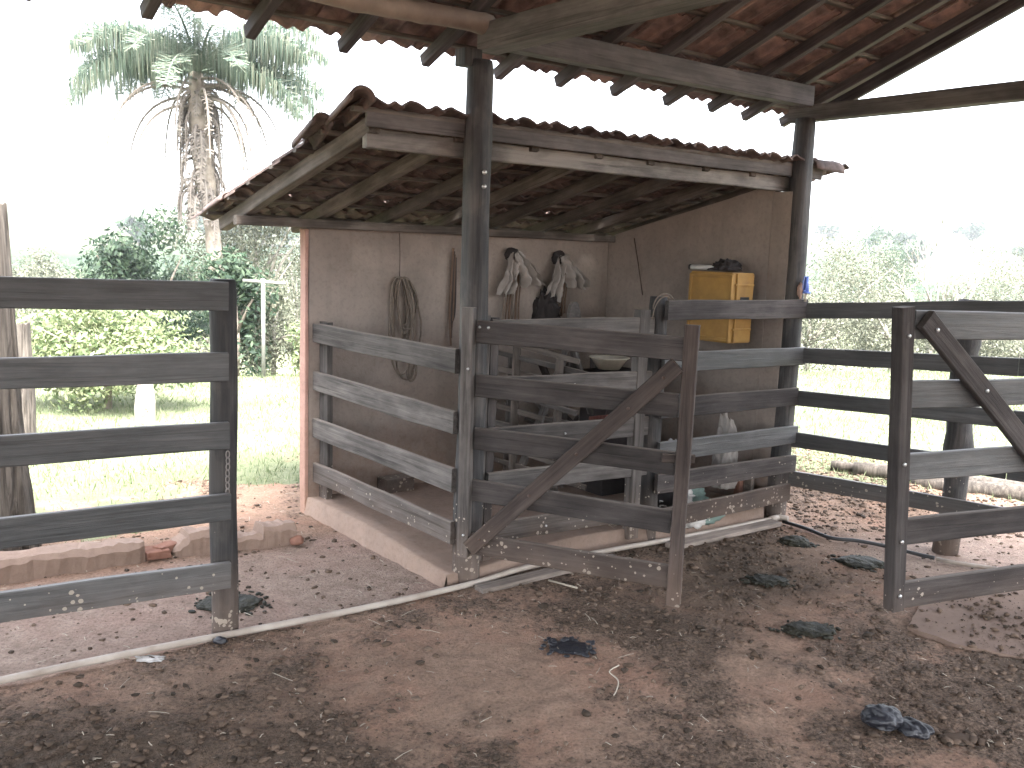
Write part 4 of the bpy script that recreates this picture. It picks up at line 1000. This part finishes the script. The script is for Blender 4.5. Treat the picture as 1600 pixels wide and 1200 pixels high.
tree('dark_bushy_tree', 'dark green bushy tree behind the shrub, above the left fence top board', 'tree', -6.6, 16, gz(-6.6, 16), 3.2, (1.35, 1.2, 1.35), 14000, .055, M_LEAFD, .08, seed=5, clumps=24, cz=2.0)
tree('dark_bushy_tree', 'small dark green bush behind the left fence post, right of the shrub', 'bush', -3.6, 11.5, gz(-3.6, 11.5), 1.5, (.55, .5, .75), 3500, .045, M_LEAFD, .05, seed=6, clumps=16, cz=.9)
tree('airy_tree', 'light feathery tree between the left fence post and the shed wall', 'tree', -4.2, 14.5, gz(-4.2, 14.5), 3.2, (1.3, 1.0, 1.15), 11000, .03, M_LEAFP, .06, M_PALEBARK, seed=8, clumps=22, limbs=9, cz=2.3)
tree('low_scrub_bush', 'rounded scrub bush low beside the shed wall', 'bush', -3.3, 12.2, gz(-3.3, 12.2), 1.1, (.75, .6, .75), 8000, .026, M_LEAFP, .04, M_PALEBARK, seed=9, clumps=16, cz=.65)
tree('low_scrub_bush', 'greener low bush hard against the shed wall at the pasture edge', 'bush', -2.6, 12.0, gz(-2.6, 12), .8, (.5, .5, .5), 2600, .04, M_LEAF, .04, M_PALEBARK, seed=10, clumps=12, cz=.45)
tree('low_scrub_bush', 'dry brownish scrub at the foot of the white pole', 'bush', -3.9, 11.8, gz(-3.9, 11.8), .8, (.5, .5, .45), 1800, .035, M_LEAFP, .03, M_PALEBARK, seed=12, clumps=12, cz=.4)
tree('pale_hedge_bush', 'pale yellowish bush at the far left, behind the cracked post', 'bush', -9.8, 18, gz(-9.8, 18), 2.4, (1.6, 1.2, 1.1), 9000, .04, M_LEAFP, .06, seed=13, clumps=18, cz=1.5)
for q, (x, y, h, lab) in enumerate(((-13.6, 25, 2.9, 'wide pale scrub tree on the slope at the left edge'), (-11.2, 24.5, 2.7, 'pale scrub tree between the left edge and the dark tree'), (-9.0, 28, 3.2, 'pale scrub tree just behind the dark tree crown'), (-6.6, 27, 3.6, 'pale scrub tree behind the palm trunk'))):
    tree('scrub_tree', lab, 'tree', x, y, gz(x, y), h, (1.7, 1.3, h*.45), 9000, .045, M_LEAFP, .06, M_PALEBARK, 'pale scrub behind the left fence', 110+q, 20, 8, cz=h*.55)
# banana-like plant far left
bn = thing('banana_plant', 'banana plant with long arching leaves between thick post and shrub', 'plant', Vector((-5.2, 10.3, gz(-5.2, 10.3))))
bo = WM[bn].translation
for k in range(7):
    a = k*.9+.3; V = []; Fc = []; dr = Vector((math.cos(a), math.sin(a), 0)); sdv = Vector((-math.sin(a), math.cos(a), 0))
    for i in range(9):
        u = i/8; c = dr*.75*u+Vector((0, 0, .7+.45*u-.62*u*u)); w = .1*math.sin(math.pi*min(1, u*.9+.08))
        V += [c-sdv*w+Vector((0, 0, -.03)), c, c+sdv*w+Vector((0, 0, -.03))]
    for i in range(8):
        for q in (0, 1): Fc.append((i*3+q, i*3+q+1, i*3+q+4, i*3+q+3))
    obj('leaf', mesh('leaf', V, Fc, M_LEAF, True), Matrix.Translation(bo), bn)
tube('stem', [bo, bo+Vector((0, 0, .75))], [.06, .03], M_LEAF, bn, 8)
# white pole with cross arm
pl = thing('white_pole', 'thin white pole with a cross arm in the scrub beyond the pasture', 'pole', Vector((-3.15, 11.2, gz(-3.15, 11.2))))
po = WM[pl].translation; M_POLE = simple('whitewashed_wood', (.2, .2, .18), .9)
tube('pole', [po, po+Vector((0, 0, 1.25))], .026, M_POLE, pl, 8); tube('cross_arm', [po+Vector((-.25, 0, 1.22)), po+Vector((.28, 0, 1.2))], .022, M_POLE, pl, 6)

# right background scrub
k = 0
RB = [('dense scrub tree close right of the far shed post', 7.2, 20, 3.6, 1.9, 0), ('grey scrub tree with dense crown, middle of the right background', 10.2, 22, 3.4, 2.2, 1), ('wide scrub tree behind the top board of the right gate', 13.2, 23, 4.0, 2.5, 0),
      ('darker green tree on the slope above the right fence', 13.6, 34, 5.2, 2.4, 2), ('tall pale tree at the far right edge', 17.5, 30, 5.4, 2.9, 1), ('low scrub bush under the far shed post beam', 5.6, 17, 2.0, 1.2, 1), ('rounded low bush at the pasture edge, right of the shed', 7.3, 17.2, 1.9, 1.15, 0),
      ('low brushy bush behind the corral fence second board', 8.8, 17.8, 1.7, 1.2, 1), ('brushy bush nearest the waisted post', 10.4, 18.4, 1.9, 1.3, 0), ('brushy bush right of the waisted post', 12.0, 19, 1.9, 1.3, 1), ('brushy bush at the right edge of the pasture', 13.8, 19.6, 2.0, 1.4, 0),
      ('dark tree standing on the slope left of the bare tree', 9.8, 36, 5.0, 2.0, 2)]
for lab, x, y, h, r_, m in RB:
    z = gz(x, y); tree('scrub_tree' if h > 2.5 else 'scrub_bush', lab, 'tree' if h > 2.5 else 'bush', x, y, z, h, (r_, r_*.8, h*.48), 13000 if h > 2.5 else 8000, .034, (M_LEAFP, M_LEAFP, M_LEAFD)[m], .06, M_PALEBARK, 'scrub beyond the right fence', 30+k, 22, 9, cz=h*.52); k += 1
# bare tree
bt = thing('bare_tree', 'leafless pale tree with forked bare branches beyond the right fence', 'tree', Vector((9.2, 19.5, gz(9.2, 19.5)))); bo = WM[bt].translation
def branch(p, dr, L, r, lev, acc):
    if lev == 0 or L < .1: return
    pts = [p]; q = p
    for i in range(4):
        dr = (dr+Vector((random.uniform(-.18, .18), random.uniform(-.18, .18), random.uniform(-.06, .14)))).normalized(); q = q+dr*L/4; pts.append(q)
    acc.append((pts, [r*(1-.12*i) for i in range(5)]))
    for j in range(3 if lev > 2 else 2): branch(pts[random.choice((2, 3, 4))], (dr+Vector((random.uniform(-.8, .8), random.uniform(-.6, .6), random.uniform(-.1, .5)))).normalized(), L*.68, r*.58, lev-1, acc)
acc = []
branch(bo-Vector((0, 0, .1)), Vector((-.1, 0, 1)), 1.6, .06, 6, acc)
tube('trunk', acc[0][0], acc[0][1], M_PALEBARK, bt, 8)
V = []; Fc = []
for pts, rs in acc[1:]:
    v, f_ = tube_mesh(pts, rs, None, 5); Fc += [tuple(q+len(V) for q in ff) for ff in f_]; V += [x-bo for x in v]
obj('branches', mesh('branches', V, Fc, M_PALEBARK, True), WM[bt], bt)
# small trees dotted over the far hillsides
HT = [(-38, 118), (-34, 121), (-31, 119), (-44, 105), (-52, 150), (-47, 148), (-60, 175), (-55, 178), (60, 150), (66, 155), (52, 118), (80, 160), (88, 150), (72, 128), (98, 170), (104, 150), (60, 175)]
HL = ['small bluish tree right of the palm trunk, first of the trio under the shed eave', 'middle small bluish tree of the trio under the shed eave', 'last small bluish tree of the trio, nearest the shed wall',
      'hill tree just left of the palm trunk', 'far hill tree high on the left slope, paler than its neighbour', 'darker of the two far trees high on the left slope', 'faint tree on the left skyline, outer one', 'faint tree on the left skyline, inner one',
      'hill tree right after the far shed post', 'second hill tree right of the far shed post', 'large near hill tree low behind the shed post', 'hill tree above the bare tree fork', 'hill tree right above the waisted post', 'low hill tree behind the scrub on the right', 'highest hill tree at the far right', 'rightmost hill tree low on the slope', 'skyline hill tree close beside the shed roof end']
for i, (x, y) in enumerate(HT):
    z = gz(x, y); s_ = random.uniform(2.4, 4.0)
    tree('hillside_tree', HL[i], 'tree', x, y, z, s_*1.3, (s_*.8, s_*.8, s_*.55), 420, .5, M_LEAFD, .2, M_BARK, 'trees dotted over the far hills', 70+i, 10, 2)

# ------------------------------------------------------------------ palm
PX, PY = -4.55, 13.0; pz = gz(PX, PY); pm = thing('palm_tree', 'palm tree with green drooping fronds above a skirt of dead fronds, left background', 'palm', Vector((PX, PY, pz)))
top = Vector((PX, PY, 4.0)); bp0 = Vector((PX+.28, PY, pz))
tp = [bp0+(top-bp0)*u+Vector((.04*math.sin(u*5), 0, 0)) for u in [k/20 for k in range(21)]]
tube('trunk', tp, [.105-.01*u/20+(.012 if u % 2 else 0)+(.05 if 12 < u < 19 else 0) for u in range(21)], M_BARK, pm, 14, jit=.05)
def frond(az, el, L, droop, mat, nl=54, ll=.42, name='frond', dens=1, start=None, hang=.55, wid=.012):
    p = Vector(start) if start else top.copy(); dr = Vector((math.cos(az)*math.cos(el), math.sin(az)*math.cos(el), math.sin(el))); side = Vector((-math.sin(az), math.cos(az), 0))
    pts = [p]; n = 22
    for i in range(n):
        u = i/n; dr = (dr+Vector((0, 0, -droop*(.3+u)/n*2))).normalized(); p = p+dr*L/n; pts.append(p)
    V, Fc = tube_mesh(pts, [.022*(1-.85*i/n)+.003 for i in range(n+1)], None, 5)
    V = list(V)
    for i in range(nl):
        u = .12+.88*i/nl; q = u*n; j = min(int(q), n-1); c = pts[j].lerp(pts[j+1], q-j); dd = (pts[j+1]-pts[j]).normalized()
        for sg in (-1, 1):
            if random.random() > dens: continue
            l = ll*math.sin(math.pi*(.12+.8*u))**.6*random.uniform(.75, 1.1); out_ = (side*sg*random.uniform(.35, .9)+dd*random.uniform(.35, .9)+Vector((random.uniform(-.2, .2), random.uniform(-.2, .2), random.uniform(-.2, .5)))).normalized()
            m_ = c+out_*l*.45; e = m_+(out_*(1-hang)+Vector((0, 0, -hang*1.3))).normalized()*l*.6; w = dd*wid; b = len(V)
            V += [c-w*.6, c+w*.6, m_-w, m_+w, e]; Fc += [(b, b+1, b+3, b+2), (b+2, b+3, b+4)]
    o = WM[pm].translation; obj(name, mesh(name, [Vector(v)-o for v in V], Fc, mat), Matrix.Translation(o), pm)
random.seed(21)
for k in range(28):
    az = k*2.399; lv = k/28
    frond(az+random.uniform(-.2, .2), .75-.6*lv, random.uniform(1.65, 2.0), .6+.35*random.random(), M_PALM, 150, .62, wid=.0085, hang=1.1)
for k in range(20):
    az = random.uniform(0, 6.28); st_ = top-Vector((0, 0, random.uniform(.1, .5)))
    frond(az, random.uniform(.1, .45), random.uniform(1.3, 2.0), random.uniform(1.6, 3.0), M_PALMDEAD, 46, .2, 'dead_frond', .5, st_, .85, .007)
for k in range(80):
    az = random.uniform(0, 6.28); st_ = top-Vector((0, 0, random.uniform(.25, 1.7)))+Vector((math.cos(az)*.1, math.sin(az)*.1, 0))
    frond(az, random.uniform(-.4, .5), random.uniform(.35, .8), 6.5, M_PALMDEAD, 22, .16, 'dead_frond', .8, st_, .9, .012)

hz = bpy.data.meshes.new('haze'); bm = bmesh.new(); bmesh.ops.create_cube(bm, size=1); bm.to_mesh(hz); bm.free()
hm = bpy.data.materials.new('haze_air'); hm.use_nodes = True; hn = hm.node_tree; hn.nodes.remove(hn.nodes['Principled BSDF'])
hv = hn.nodes.new('ShaderNodeVolumePrincipled'); hv.inputs['Color'].default_value = (.93, .96, 1, 1); hv.inputs['Density'].default_value = HAZE; hv.inputs['Anisotropy'].default_value = .3
hn.links.new(hv.outputs[0], hn.nodes['Material Output'].inputs['Volume']); hz.materials.append(hm)
zlo = float(Z.min())-1; zhi = max(float(Z.max())+6, 12)
tag(obj('haze', hz, Matrix.Translation((0, 420, (zlo+zhi)/2)) @ Matrix.Diagonal((1410, 970, zhi-zlo, 1))), kind='stuff')

S.render.resolution_x = 1024; S.render.resolution_y = 768
